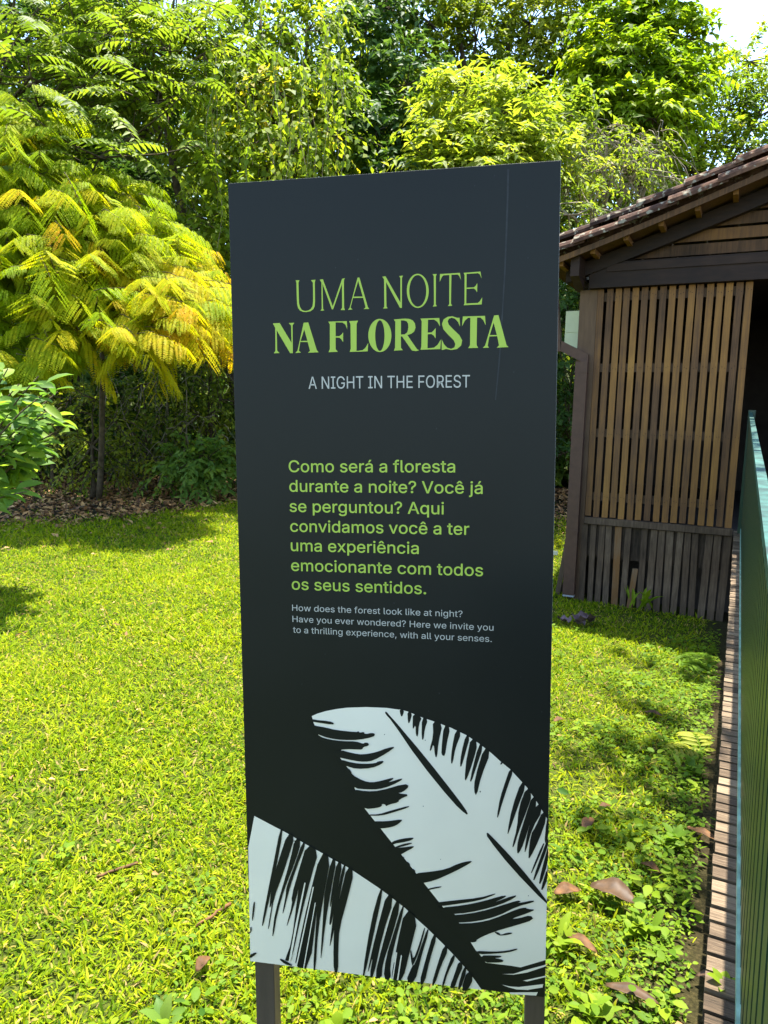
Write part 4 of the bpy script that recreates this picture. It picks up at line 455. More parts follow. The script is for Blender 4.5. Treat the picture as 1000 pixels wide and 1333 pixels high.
GLYPH = {",":[188,[[38,-119,68,71,137,71,84,-119]]],".":[188,[[95,-4,86,-4,78,-1,70,3,63,9,57,16,53,24,50,32,50,41,50,50,53,59,57,66,63,73,70,79,78,83,86,86,95,87,104,86,113,83,121,79,128,73,134,66,138,59,140,50,141,41,140,32,138,24,134,16,128,9,121,3,113,-1,104,-4]]],"?":[358,[[132,152,132,159,133,181,134,200,137,216,141,230,146,241,153,252,160,261,168,269,209,298,220,306,230,314,239,324,247,334,253,345,258,357,261,370,262,384,261,395,259,406,255,416,250,425,244,433,237,441,229,447,220,452,211,456,200,459,189,461,178,462,167,461,157,459,147,457,137,453,128,448,120,441,112,434,106,425,100,416,96,404,93,392,92,378,27,378,29,399,33,418,40,436,49,452,60,467,73,479,87,490,103,499,120,506,138,511,157,515,178,516,199,514,219,511,238,506,255,498,270,489,284,478,296,465,306,451,314,435,319,418,323,401,324,382,323,362,319,344,314,327,306,311,296,297,284,284,270,272,254,261,219,235,213,229,207,221,203,214,200,205,197,196,195,185,194,172,194,158,194,152],[164,-4,155,-4,146,-1,138,3,131,9,126,16,121,24,119,32,118,41,119,50,121,58,126,66,131,73,138,79,146,83,155,86,164,86,173,86,181,83,189,79,196,73,202,66,206,58,208,50,209,41,208,32,206,24,202,16,196,9,189,3,181,-1,173,-4]]],"A":[480,[[16,0,201,509,276,509,463,0,395,0,287,302,238,455,191,302,85,0],[110,142,110,199,370,199,370,142]]],"C":[510,[[267,-7,235,-5,205,1,177,11,150,25,126,42,104,63,86,88,70,115,57,146,48,179,42,215,40,254,42,293,48,329,57,362,70,393,86,421,104,445,126,466,150,484,177,498,205,508,235,514,267,516,286,515,305,513,323,509,340,504,357,498,373,490,388,481,402,471,415,460,427,447,438,433,448,418,456,402,463,385,469,367,473,348,408,348,405,361,401,373,395,384,389,395,382,404,375,413,366,421,357,428,348,435,337,440,327,445,315,449,304,452,292,454,280,455,267,456,245,454,223,450,203,443,184,432,166,419,150,403,137,385,125,364,116,340,109,314,105,285,103,254,105,223,109,194,116,168,125,145,137,123,151,105,166,89,184,76,203,66,223,59,245,54,267,53,280,53,292,55,304,57,315,60,327,64,337,69,348,74,357,81,366,88,375,96,382,105,389,114,395,125,401,136,405,148,408,160,473,160,469,142,463,124,457,107,448,91,438,76,428,62,416,49,402,38,388,28,373,19,357,11,341,5,323,0,305,-4,286,-6]]],"E":[419,[[60,0,60,509,372,509,372,452,125,452,125,286,355,286,355,229,125,229,125,57,375,57,375,0]]],"F":[410,[[60,0,60,509,369,509,369,452,125,452,125,278,346,278,346,221,125,221,125,0]]],"G":[520,[[269,-7,236,-5,205,1,176,11,149,25,125,43,104,64,85,88,69,116,57,146,47,179,42,215,40,254,42,293,47,329,57,362,69,393,85,421,103,445,125,466,149,484,175,498,203,508,233,514,265,516,285,515,304,513,322,509,340,504,358,497,374,489,389,480,403,469,416,458,429,445,439,431,449,416,458,401,465,384,470,367,474,349,408,349,404,361,399,372,393,383,387,393,380,403,373,411,365,420,356,427,347,434,337,439,326,444,315,448,304,452,291,454,279,455,265,456,243,454,222,450,202,443,183,432,166,419,150,404,137,385,125,364,116,340,109,314,105,285,103,254,105,223,109,194,116,168,125,145,137,124,151,105,166,90,184,76,203,66,224,59,246,54,269,53,290,54,309,57,328,63,345,71,360,81,374,93,386,107,396,123,404,141,410,160,414,180,415,202,434,199,283,199,283,256,478,256,478,200,476,170,471,141,463,115,451,91,436,69,419,50,399,33,377,19,352,8,326,0,298,-5]]],"H":[517,[[60,0,60,509,125,509,125,289,392,289,392,509,457,509,457,0,392,0,392,232,125,232,125,0]]],"I":[300,[[31,0,31,57,118,57,118,452,31,452,31,509,269,509,269,452,183,452,183,57,269,57,269,0]]],"N":[523,[[60,0,60,509,136,509,401,95,399,157,399,509,463,509,463,0,387,0,123,414,125,291,125,0]]],"O":[533,[[267,-7,235,-5,205,1,177,11,150,25,126,42,105,63,86,88,70,115,57,146,48,179,42,215,40,254,42,293,48,329,57,362,70,393,86,421,105,445,126,466,150,484,177,498,205,508,235,514,267,516,299,514,329,508,357,498,384,484,408,466,429,445,448,421,464,393,477,362,486,329,491,293,493,254,491,215,486,179,477,146,464,115,448,88,429,63,408,42,384,25,357,11,329,1,299,-5],[267,53,289,54,310,59,330,66,349,76,367,89,383,105,396,123,408,144,418,168,425,194,429,223,430,254,429,286,425,314,418,341,408,365,396,386,383,404,367,420,349,433,330,443,310,450,289,454,267,456,245,454,223,450,203,443,184,433,167,420,151,404,137,385,125,364,116,340,109,314,105,285,103,254,105,223,109,194,116,168,125,144,137,123,151,105,167,89,184,76,203,66,223,59,245,54]]],"R":[449,[[60,0,60,509,236,509,264,507,290,504,313,497,333,489,351,478,367,465,380,450,390,433,399,415,405,395,408,374,409,352,408,330,405,309,399,290,390,271,380,255,367,240,351,228,333,217,312,209,289,203,264,199,236,198,96,198,96,255,234,255,252,256,269,258,284,262,298,267,309,273,319,281,327,290,334,300,339,312,342,324,344,338,345,352,344,367,342,380,339,393,334,405,327,415,319,425,309,433,298,440,284,445,269,449,252,451,233,452,125,452,125,0],[353,0,230,229,303,229,428,0]]],"S":[447,[[224,-9,197,-8,172,-4,149,1,128,9,108,19,91,31,76,45,64,60,54,77,46,96,41,115,38,137,104,137,107,123,110,110,116,98,123,88,132,79,142,71,154,64,166,59,180,55,194,52,209,50,224,49,241,50,257,52,272,55,286,60,299,66,311,74,321,82,329,92,336,102,341,114,345,126,346,139,345,151,342,161,338,171,332,179,325,186,316,193,307,199,296,205,245,222,184,239,154,249,128,260,105,274,86,289,71,307,60,326,54,348,52,372,53,393,58,413,65,431,75,448,87,463,102,476,119,488,138,498,158,506,180,511,203,514,227,516,252,514,275,511,296,505,316,498,334,488,351,476,365,463,377,449,387,433,394,415,399,397,401,378,337,378,334,396,326,412,316,426,302,437,286,447,267,453,247,457,225,459,209,458,194,456,180,452,167,448,156,442,145,435,136,427,129,418,123,409,118,398,116,387,115,376,116,363,119,352,124,342,131,334,139,326,148,319,158,313,169,308,212,293,264,279,312,264,324,258,336,252,347,245,359,238,369,229,379,220,387,209,395,198,401,185,405,171,407,155,408,139,407,118,403,99,396,81,386,64,374,48,360,34,343,21,323,11,302,2,278,-4,252,-8]]],"T":[449,[[32,452,32,509,417,509,417,452,257,452,257,0,193,0,193,452]]],"V":[480,[[204,0,16,509,84,509,192,206,241,55,290,206,395,509,463,509,278,0]]],"a":[389,[[160,-9,142,-8,126,-5,110,-1,94,5,80,12,68,22,57,32,48,45,40,58,35,73,31,90,30,108,31,123,34,138,38,150,43,161,50,171,58,179,67,187,78,193,89,199,100,203,112,207,125,211,178,220,234,227,244,228,252,230,259,232,265,235,270,238,273,243,275,248,276,255,276,257,275,268,273,279,271,288,267,297,262,304,256,311,248,317,240,322,230,326,220,329,208,330,196,331,183,330,171,329,159,326,149,322,140,318,132,313,124,307,118,301,112,294,107,288,103,281,100,274,41,291,48,308,57,322,67,335,79,346,91,355,104,364,118,370,133,375,148,379,163,382,179,384,194,384,239,379,251,376,263,372,275,367,286,360,296,353,306,343,315,333,322,320,329,306,333,290,336,272,337,251,337,0,277,0,277,52,272,52,252,25,244,18,236,12,226,6,215,1,203,-3,190,-6,176,-8],[170,45,187,46,202,49,216,53,228,59,239,66,248,74,257,83,263,93,269,104,272,115,275,126,276,138,276,190,259,182,231,176,200,171,175,168,134,159,125,155,117,150,110,145,103,139,98,132,95,124,93,115,92,105,92,95,94,87,98,79,102,72,107,66,114,61,121,56,130,52,139,49,149,47,159,46]]],"c":[396,[[207,-8,182,-7,159,-2,137,6,117,16,98,30,82,46,68,64,56,85,46,108,40,133,36,159,34,187,36,216,40,243,46,268,56,291,68,312,82,330,98,346,117,360,137,371,159,378,182,383,207,384,221,384,234,383,247,380,260,377,272,373,284,368,295,362,305,356,315,349,324,341,332,332,340,322,347,312,353,301,358,289,362,277,303,262,290,289,270,311,242,325,207,330,189,329,173,325,158,319,145,310,134,300,124,287,115,274,108,258,103,242,99,224,97,206,96,187,97,169,99,151,103,134,108,117,115,102,124,89,134,76,145,66,158,57,173,51,189,48,207,46,243,52,271,66,292,89,304,117,363,102,359,90,354,78,348,67,341,56,334,46,325,37,316,29,306,21,296,15,285,9,273,4,261,-1,248,-4,235,-6,221,-8]]],"d":[424,[[195,-8,172,-7,151,-2,130,5,111,16,94,29,79,45,66,64,55,84,46,108,39,133,35,160,34,189,35,218,39,245,46,270,55,293,66,313,79,332,95,347,112,361,131,371,151,378,173,383,196,384,213,384,228,381,241,378,253,373,263,367,272,360,280,353,287,346,306,319,311,319,311,509,372,509,372,0,313,0,313,59,307,59,287,31,280,24,272,17,263,10,252,4,241,-1,227,-5,212,-7],[205,47,221,48,236,51,250,57,263,65,274,75,284,86,293,100,299,115,305,132,309,150,311,169,312,189,311,210,309,229,305,247,300,263,293,278,284,291,275,302,263,312,251,320,237,325,221,329,205,330,187,329,172,325,157,319,145,311,133,301,124,290,115,276,108,261,103,245,99,227,97,209,96,189,97,170,99,151,103,133,109,117,115,101,124,88,134,76,145,66,158,57,172,51,188,48]]],"e":[404,[[212,-8,185,-7,161,-2,138,6,117,16,98,30,82,46,68,64,56,85,46,108,40,132,35,159,34,187,35,215,39,242,46,267,55,290,67,311,81,329,97,346,115,359,135,370,157,378,180,383,205,384,221,384,236,382,251,379,266,374,280,368,294,361,307,351,319,341,331,329,341,315,350,299,357,282,363,263,368,242,370,219,371,194,371,169,96,169,97,157,100,139,104,122,110,106,118,92,128,80,139,70,151,61,165,55,179,50,195,47,212,46,224,47,234,48,244,50,254,53,263,56,271,61,278,66,285,73,292,80,297,88,302,96,306,105,365,91,360,77,353,63,345,51,335,39,324,29,311,19,298,11,283,4,266,-1,249,-5,231,-7],[97,221,309,221,307,237,303,254,298,269,291,282,283,294,273,305,263,314,250,321,237,326,222,329,205,330,189,329,173,326,159,321,146,313,135,304,125,294,116,282,109,270,103,256,99,241,97,226]]],"f":[254,[[228,379,228,327,6,327,6,379],[81,0,81,432,82,447,84,461,89,474,96,486,104,496,113,505,124,513,135,519,148,524,161,527,174,529,187,530,222,527,243,521,227,468,215,472,195,474,182,473,171,470,162,466,154,460,149,452,145,443,142,431,142,419,142,0]]],"g":[425,[[207,-151,187,-150,168,-148,150,-144,134,-140,119,-134,105,-127,93,-119,82,-110,73,-101,64,-91,57,-80,51,-69,101,-41,122,-66,128,-72,136,-78,145,-83,154,-88,165,-92,178,-95,192,-97,207,-97,229,-96,249,-92,267,-85,282,-75,295,-62,304,-47,310,-28,311,-6,311,68,306,68,287,41,280,34,272,28,263,21,252,16,241,11,227,8,212,5,195,5,173,6,152,10,132,17,113,27,95,39,80,53,67,71,55,90,46,112,39,136,35,163,34,191,35,220,39,246,46,271,55,293,66,314,80,332,95,347,112,361,131,371,152,378,173,383,196,384,213,384,228,382,242,378,253,373,264,367,273,360,281,353,288,346,308,319,313,319,313,379,372,379,372,-9,371,-32,367,-54,360,-73,350,-90,338,-104,324,-117,308,-127,291,-136,271,-142,251,-147,229,-150],[205,59,222,60,237,63,251,68,264,75,275,84,285,95,293,107,300,121,305,137,309,154,312,172,312,193,312,212,309,231,305,248,300,264,293,278,285,291,275,303,264,312,251,320,237,325,222,329,205,330,188,329,172,325,158,320,145,312,134,302,124,290,115,277,109,262,103,246,99,229,97,212,96,193,97,173,99,155,103,138,109,123,116,108,124,96,134,85,145,76,158,68,172,63,188,60]]],"h":[410,[[114,227,114,0,53,0,53,509,114,509,114,287,102,287,112,312,124,332,137,349,152,362,169,372,187,379,207,383,227,384,246,383,264,380,280,376,295,369,309,360,321,349,332,336,341,321,348,304,353,285,356,264,357,240,357,0,296,0,296,235,295,256,290,275,283,291,273,304,260,315,246,323,229,328,210,329,197,328,184,326,172,322,161,317,150,311,141,303,133,293,126,283,121,271,117,257,114,243]]],"i":[167,[[53,0,53,379,114,379,114,0],[84,443,75,444,67,446,60,449,54,455,48,461,44,468,42,475,41,483,42,491,44,499,48,506,54,512,60,517,67,521,75,523,84,524,92,523,100,521,107,517,114,512,119,506,123,499,126,491,126,483,126,475,123,468,119,461,114,455,107,449,100,446,92,444]]],"j":[167,[[53,379,114,379,114,-30,113,-47,111,-63,107,-77,102,-90,95,-102,86,-113,76,-122,65,-129,52,-135,37,-139,21,-142,4,-143,-10,-143,-10,-87,2,-87,14,-86,25,-83,34,-78,40,-72,46,-64,50,-54,52,-42,53,-29],[83,443,75,444,67,446,60,449,53,455,48,461,44,468,42,475,41,483,42,491,44,499,48,506,53,512,60,517,67,521,75,523,83,524,92,523,100,521,107,517,114,512,119,506,123,499,125,491,126,483,125,475,123,468,119,461,114,455,107,449,100,446,92,444]]],"k":[381,[[53,0,53,509,114,509,114,212,121,212,284,379,360,379,200,216,372,0,294,0,155,177,114,137,114,0]]],"l":[189,[[139,-2,119,-1,101,3,86,10,74,20,65,33,58,47,54,65,53,84,53,509,114,509,114,99,114,87,115,77,117,68,120,62,124,58,130,54,137,53,146,52,160,53,170,54,181,3,162,-1]]],"m":[610,[[53,0,53,379,112,379,112,295,108,295,112,310,118,323,125,335,132,346,141,355,151,363,161,370,172,376,183,380,195,384,207,386,219,386,239,385,257,380,273,372,287,361,299,347,309,331,316,314,321,295,312,295,317,308,322,321,329,332,337,343,347,353,357,361,368,369,381,375,394,380,407,383,422,385,437,386,453,385,468,383,483,378,497,372,510,364,522,354,532,342,541,328,548,313,553,296,556,276,557,255,557,0,496,0,496,254,494,273,490,289,483,302,473,313,460,321,447,326,433,329,419,330,406,330,395,328,384,324,374,320,365,314,358,307,351,299,345,290,341,280,338,270,336,259,335,247,335,0,274,0,274,260,273,275,269,288,262,301,253,311,242,320,229,326,215,329,199,330,188,330,178,328,168,325,158,320,148,314,140,307,132,299,126,289,121,278,117,266,114,253,114,238,114,0]]],"n":[410,[[114,227,114,0,53,0,53,379,112,379,112,287,102,287,112,312,124,332,137,349,152,362,169,372,187,379,207,383,227,384,246,383,264,380,280,376,295,369,309,360,321,349,332,336,341,321,348,304,353,285,356,264,357,240,357,0,296,0,296,235,295,256,290,275,283,291,273,304,260,315,246,323,229,328,210,329,197,328,184,326,172,322,161,317,150,311,141,303,133,293,126,283,121,271,117,257,114,243]]],"o":[415,[[207,-8,182,-7,159,-2,137,6,117,16,98,30,82,46,68,64,56,85,46,108,40,133,36,159,34,187,36,216,40,243,46,268,56,291,68,312,82,330,98,346,117,360,137,371,159,378,182,383,207,384,233,383,256,378,278,371,299,360,317,346,333,330,347,312,359,291,369,268,376,243,380,216,381,187,380,159,376,133,369,108,359,85,347,64,333,46,317,30,299,16,278,6,256,-2,233,-7],[207,46,226,48,242,51,257,57,270,66,282,76,292,89,300,102,307,117,312,134,316,151,318,169,319,187,318,206,316,224,312,242,307,258,300,274,292,287,282,300,270,310,257,319,242,325,226,329,207,330,189,329,173,325,158,319,145,310,134,300,124,287,115,274,108,258,103,242,99,224,97,206,96,187,97,169,99,151,103,134,108,117,115,102,124,89,134,76,145,66,158,57,173,51,189,48]]],"p":[424,[[53,-143,53,379,112,379,112,319,118,319,137,346,144,353,152,360,161,367,171,373,183,378,197,381,212,384,229,384,252,383,274,378,294,371,313,361,330,347,345,332,359,313,370,293,379,270,385,245,389,218,390,189,389,160,385,133,379,108,370,84,359,64,346,45,330,29,313,16,294,5,274,-2,252,-7,229,-8,213,-7,198,-5,184,-1,173,4,162,10,153,17,145,24,138,31,118,59,114,59,114,-143],[220,47,237,48,253,51,267,57,279,66,291,76,301,88,309,101,316,117,321,133,325,151,327,170,328,189,327,209,325,227,321,245,316,261,309,276,301,290,291,301,280,311,267,319,253,325,237,329,220,330,203,329,188,325,174,320,161,312,150,302,140,291,132,278,125,263,120,247,116,229,113,210,113,189,113,169,116,150,120,132,125,115,132,100,140,86,150,75,162,65,174,57,188,51,204,48]]],"q":[424,[[372,-143,311,-143,311,59,306,59,287,31,280,24,272,17,263,10,252,4,241,-1,227,-5,212,-7,195,-8,172,-7,151,-2,130,5,111,16,94,29,79,45,66,64,55,84,46,108,39,133,35,160,34,189,35,218,39,245,46,270,55,293,66,313,79,332,95,347,112,361,131,371,151,378,173,383,196,384,213,384,228,381,241,378,253,373,263,367,272,360,280,353,287,346,307,319,313,319,313,379,372,379],[205,47,221,48,236,51,250,57,263,65,274,75,284,86,293,100,299,115,305,132,309,150,311,169,312,189,311,210,309,229,305,247,300,263,293,278,284,291,275,302,263,312,251,320,237,325,221,329,205,330,187,329,172,325,157,319,145,311,133,301,124,290,115,276,108,261,103,245,99,227,97,209,96,189,97,170,99,151,103,133,109,117,115,101,124,88,134,76,145,66,158,57,172,51,188,48]]],"r":[259,[[53,0,53,379,112,379,112,321,115,321,122,335,130,347,140,358,152,367,166,375,181,380,196,384,213,385,229,384,243,384,243,322,230,324,207,326,194,325,182,323,170,319,159,315,149,309,140,301,132,293,126,284,121,273,117,262,114,250,114,237,114,0]]],"s":[365,[[182,-8,163,-7,145,-5,128,-2,112,3,98,10,84,18,72,27,62,38,53,50,45,63,40,78,36,94,94,107,99,92,105,79,114,69,124,60,136,54,150,49,165,46,181,45,200,46,217,50,232,55,244,62,255,71,262,81,267,91,268,103,267,112,265,121,260,129,254,136,246,142,237,147,225,151,212,155,149,170,125,177,104,186,87,196,72,208,61,222,53,237,48,255,47,274,48,290,51,305,57,319,65,332,75,343,87,354,100,363,115,370,131,377,149,381,167,384,187,384,206,384,223,381,239,378,254,372,267,366,279,358,290,349,299,339,307,328,314,316,319,303,324,290,268,277,264,288,258,298,251,307,243,316,232,323,219,328,205,331,187,333,171,332,156,329,143,324,131,317,121,308,114,299,110,289,109,277,110,267,112,258,117,250,124,243,133,237,144,232,157,227,172,223,229,209,254,202,275,194,292,183,306,171,317,158,325,142,330,125,331,107,330,90,326,75,321,61,312,47,302,35,290,24,276,15,260,6,242,0,223,-5,203,-7]]],"t":[227,[[204,379,204,327,6,327,6,379],[65,471,126,471,126,98,127,86,128,76,132,68,136,61,142,56,150,53,159,51,170,50,185,51,202,54,213,2,192,-3,168,-4,145,-3,125,2,107,10,92,21,80,35,72,52,67,71,65,93]]],"u":[410,[[182,-5,164,-4,146,-1,130,4,115,11,101,20,89,31,78,44,69,59,62,76,57,95,54,116,53,139,53,379,114,379,114,144,115,123,119,105,127,89,137,75,150,64,164,56,181,52,200,50,213,51,226,53,238,57,249,62,259,69,268,77,276,86,283,97,289,109,293,122,295,137,296,153,296,379,357,379,357,0,298,0,298,92,307,92,297,67,286,47,272,30,257,17,240,7,222,0,203,-4]]],"v":[389,[[163,0,17,379,84,379,165,155,195,55,224,155,305,379,371,379,226,0]]],"w":[567,[[138,0,23,379,87,379,133,214,170,75,206,214,252,379,316,379,362,214,396,75,434,214,480,379,545,379,429,0,368,0,305,225,284,310,263,225,199,0]]],"x":[379,[[21,0,156,190,29,379,100,379,191,240,282,379,352,379,224,191,358,0,287,0,189,147,91,0]]],"y":[389,[[47,-139,61,-86,71,-87,80,-89,88,-90,96,-90,104,-89,111,-87,118,-84,124,-80,130,-74,136,-67,141,-58,146,-48,151,-36,163,-1,17,379,84,379,165,155,187,87,206,21,184,21,202,87,224,155,305,379,371,379,204,-58,198,-72,191,-85,184,-97,177,-107,168,-116,159,-124,150,-130,139,-136,128,-140,117,-143,104,-145,91,-145,65,-143]]],"á":[389,[[160,-9,142,-8,126,-5,110,-1,94,5,80,12,68,22,57,32,48,45,40,58,35,73,31,90,30,108,31,123,34,138,38,150,43,161,50,171,58,179,67,187,78,193,89,199,100,203,112,207,125,211,178,220,234,227,244,228,252,230,259,232,265,235,270,238,273,243,275,248,276,255,276,257,275,268,273,279,271,288,267,297,262,304,256,311,248,317,240,322,230,326,220,329,208,330,196,331,183,330,171,329,159,326,149,322,140,318,132,313,124,307,118,301,112,294,107,288,103,281,100,274,41,291,48,308,57,322,67,335,79,346,91,355,104,364,118,370,133,375,148,379,163,382,179,384,194,384,239,379,251,376,263,372,275,367,286,360,296,353,306,343,315,333,322,320,329,306,333,290,336,272,337,251,337,0,277,0,277,52,272,52,252,25,244,18,236,12,226,6,215,1,203,-3,190,-6,176,-8],[170,45,187,46,202,49,216,53,228,59,239,66,248,74,257,83,263,93,269,104,272,115,275,126,276,138,276,190,259,182,231,176,200,171,175,168,134,159,125,155,117,150,110,145,103,139,98,132,95,124,93,115,92,105,92,95,94,87,98,79,102,72,107,66,114,61,121,56,130,52,139,49,149,47,159,46],[162,429,210,529,278,529,212,429]]],"ê":[404,[[212,-8,185,-7,161,-2,138,6,117,16,98,30,82,46,68,64,56,85,46,108,40,132,35,159,34,187,35,215,39,242,46,267,55,290,67,311,81,329,97,346,115,359,135,370,157,378,180,383,205,384,221,384,236,382,251,379,266,374,280,368,294,361,307,351,319,341,331,329,341,315,350,299,357,282,363,263,368,242,370,219,371,194,371,169,96,169,97,157,100,139,104,122,110,106,118,92,128,80,139,70,151,61,165,55,179,50,195,47,212,46,224,47,234,48,244,50,254,53,263,56,271,61,278,66,285,73,292,80,297,88,302,96,306,105,365,91,360,77,353,63,345,51,335,39,324,29,311,19,298,11,283,4,266,-1,249,-5,231,-7],[97,221,309,221,307,237,303,254,298,269,291,282,283,294,273,305,263,314,250,321,237,326,222,329,205,330,189,329,173,326,159,321,146,313,135,304,125,294,116,282,109,270,103,256,99,241,97,226],[155,435,95,435,95,438,175,529,233,529,313,438,313,435,252,435,204,495]]]," ":[188,[]]}
X2 = np.array([0.9855362205, -0.1666490374, 0.0307645312]); Z2 = np.array([-0.0241069476, 0.0418267645, 0.9988340087]); N2 = np.cross(X2, Z2)
SC = np.array([0.01761868, 1.55, 1.16588708]); SW, SH = 0.70732, 1.83211
def sign_materials():
    m, n, l, b, out = newmat('sign_dark_film')
    tc = n.new('ShaderNodeTexCoord'); n1 = n.new('ShaderNodeTexNoise'); n1.inputs['Scale'].default_value = 3; n1.inputs['Detail'].default_value = 6; l.new(tc.outputs['Object'], n1.inputs[0])
    r = ramp(n, [(0.3, (0.0105, 0.0122, 0.0102)), (0.7, (0.0130, 0.0148, 0.0125))]); l.new(n1.outputs[0], r.inputs[0]); l.new(r.outputs[0], b.inputs['Base Color'])
    rr = n.new('ShaderNodeMapRange'); rr.inputs[3].default_value = 0.36; rr.inputs[4].default_value = 0.46; l.new(n1.outputs[0], rr.inputs[0]); l.new(rr.outputs[0], b.inputs['Roughness'])
    b.inputs['Specular IOR Level'].default_value = 0.18
    M['sign'] = m
    M['print'] = plain('white_print', (0.86, 0.80, 0.645), 0.5, 0.3, 0.03, 6)
    M['green_ink'] = plain('green_ink', (0.36, 0.49, 0.065), 0.5, 0.25, 0.02)
    M['grey_ink'] = plain('pale_ink', (0.45, 0.44, 0.38), 0.5, 0.25, 0.02)
    M['stain'] = plain('pale_stain', (0.028, 0.031, 0.032), 0.7, 0.3, 0.3, 60)
    M['edge'] = plain('panel_edge', (0.25, 0.26, 0.24), 0.5, 0.4)
    M['signpost'] = wood('sign_post_brown', [(0.2, (0.05, 0.04, 0.03)), (0.5, (0.10, 0.075, 0.055)), (0.85, (0.17, 0.12, 0.08))], (30, 30, 4), 0.6, 0.15)
def flat_polys(name, groups, mat, parent, depth, emb=0.0, fill='BOTH'):
    """groups: list of polygons sets (outer + holes) in sign coordinates -> ONE flat mesh"""
    cu = bpy.data.curves.new(name, 'CURVE'); cu.dimensions = '2D'; cu.fill_mode = fill; cu.offset = emb*100
    for poly in groups:
        s = cu.splines.new('POLY'); s.points.add(len(poly)-1); s.use_cyclic_u = True
        for p, (x, y) in zip(s.points, poly): p.co = (x*100, y*100, 0, 1)
    tmp = bpy.data.objects.new(name+'_curve', cu); COL.objects.link(tmp)
    dg = bpy.context.evaluated_depsgraph_get(); dg.update()
    me = bpy.data.meshes.new_from_object(tmp.evaluated_get(dg)); me.name = name
    bpy.data.objects.remove(tmp); bpy.data.curves.remove(cu)
    co = np.empty(len(me.vertices)*3); me.vertices.foreach_get('co', co); co = co.reshape(-1, 3)/100
    me.vertices.foreach_set('co', np.stack([co[:, 0], np.full(len(co), -depth), co[:, 1]], 1).ravel())
    me.materials.clear(); me.materials.append(mat); me.update()
    o = bpy.data.objects.new(name, me); COL.objects.link(o); o.parent = parent
    return o
def sign():
    sign_materials()
    base = SC - Z2*(SH/2+0.27)
    t = thing('info_sign', 'tall dark information panel with green lettering and white leaf print on two posts', 'sign', base)
    t.rotation_mode = 'QUATERNION'
    mat = Matrix(((X2[0], -N2[0], Z2[0]), (X2[1], -N2[1], Z2[1]), (X2[2], -N2[2], Z2[2])))
    t.rotation_quaternion = mat.to_quaternion()
    zc = SH/2+0.27
    q = MB(); q.box((-SW/2, 0, zc-SH/2), (SW, 0, 0), (0, 0.006, 0), (0, 0, SH))
    p = q.build('panel', M['sign'], t)
    p.data.materials.append(M['edge'])
    for f in p.data.polygons:
        if abs(f.normal.y) < 0.5: f.material_index = 1
    bv = p.modifiers.new('bevel', 'BEVEL'); bv.width = 0.0012; bv.segments = 2
    def un(a): return [(a[i]/1e4, a[i+1]/1e4+zc) for i in range(0, len(a), 2)]
    def each(name, polys, mat, depth):
        # overlapping polygons are filled one by one and joined into one mesh
        V = []; F = []
        from mathutils.geometry import tessellate_polygon
        for k, poly in enumerate(polys):
            pts = un(poly); tr = tessellate_polygon([[Vector((x, y, 0)) for x, y in pts]]); b = len(V)
            V += [(x, -depth-0.00002*k, z) for x, z in pts]; F += [tuple(b+i for i in f) for f in tr]
        return mesh_obj(name, V, F, mat, p)
    each('leaf_print', ART['WHITE'], M['print'], 0.0006)
    each('leaf_print_gap', ART['BLACK'], M['sign'], 0.0012)
    each('leaf_print_vein', ART['WHITE2'], M['print'], 0.0040)
    thin = [un(a) for g in ART['THIN'] for a in g]; bold = [un(a) for g in ART['BOLD'] for a in g]
    flat_polys('title_lettering', thin, M['green_ink'], p, 0.0008)
    flat_polys('title_lettering', bold, M['green_ink'], p, 0.0008)
    def line(txt, x0, y0, x1, y1, wgt):
        adv = []; x = 0
        for ch in txt: adv.append(x); x += GLYPH[ch][0]/1000
        xs = [v/1000+a for ch, a in zip(txt, adv) for pl in GLYPH[ch][1] for v in pl[0::2]]
        lo, hi = min(xs), max(xs); k = (x1-x0)/(hi-lo); ky = KY.get(wgt)
        polys = []
        for ch, a in zip(txt, adv):
            for pl in GLYPH[ch][1]:
                pts = []
                for i in range(0, len(pl), 2):
                    xx = (pl[i]/1000+a-lo)*k; yy = pl[i+1]/1000*ky
                    pts.append((x0+xx, y0+(y1-y0)*xx/(x1-x0)+yy+zc))
                polys.append(pts)
        return polys
    capH = max(GLYPH['H'][1][0][1::2])/1000
    KY = {'s': 0.0262/capH, 'b': 0.0258/capH, 'm': 0.0143/capH}
    for kind, name, mat, emb in (('s', 'subtitle_lettering', 'grey_ink', 0.0), ('b', 'body_lettering', 'green_ink', 0.00032), ('m', 'small_lettering', 'grey_ink', 0.0)):
        ps = []
        for (txt, kd, x0, y0, x1, y1) in LINES:
            if kd == kind: ps += line(txt, x0, y0, x1, y1, kd)
        flat_polys(name, ps, M[mat], p, 0.0008, emb)
    # run mark and specks
    V = []; F = []; r = random.Random(4)
    pts = [(0.249, 0.905), (0.2485, 0.85), (0.247, 0.784), (0.2445, 0.70), (0.241, 0.63), (0.238, 0.57), (0.235, 0.52), (0.2315, 0.48), (0.228, 0.44)]
    for i, (x, z) in enumerate(pts):
        wd = 0.0016*(1.2-0.1*i)+r.uniform(0, 0.0006); V += [(x-wd, -0.0007, z+zc), (x+wd, -0.0007, z+zc)]
    F = [(2*i, 2*i+1, 2*i+3, 2*i+2) for i in range(len(pts)-1)]
    for _ in range(46):
        x, z, rr = r.uniform(-0.34, 0.34), r.uniform(-0.7, 0.9), r.uniform(0.0006, 0.0016)
        b = len(V); V += [(x+rr*math.cos(a)*r.uniform(0.7, 1.2), -0.00075, z+zc+rr*1.4*math.sin(a)) for a in np.linspace(0, 6.28, 8)[:-1]]; F.append(tuple(range(b, b+7)))
    mesh_obj('stain', V, F, M['stain'], p)
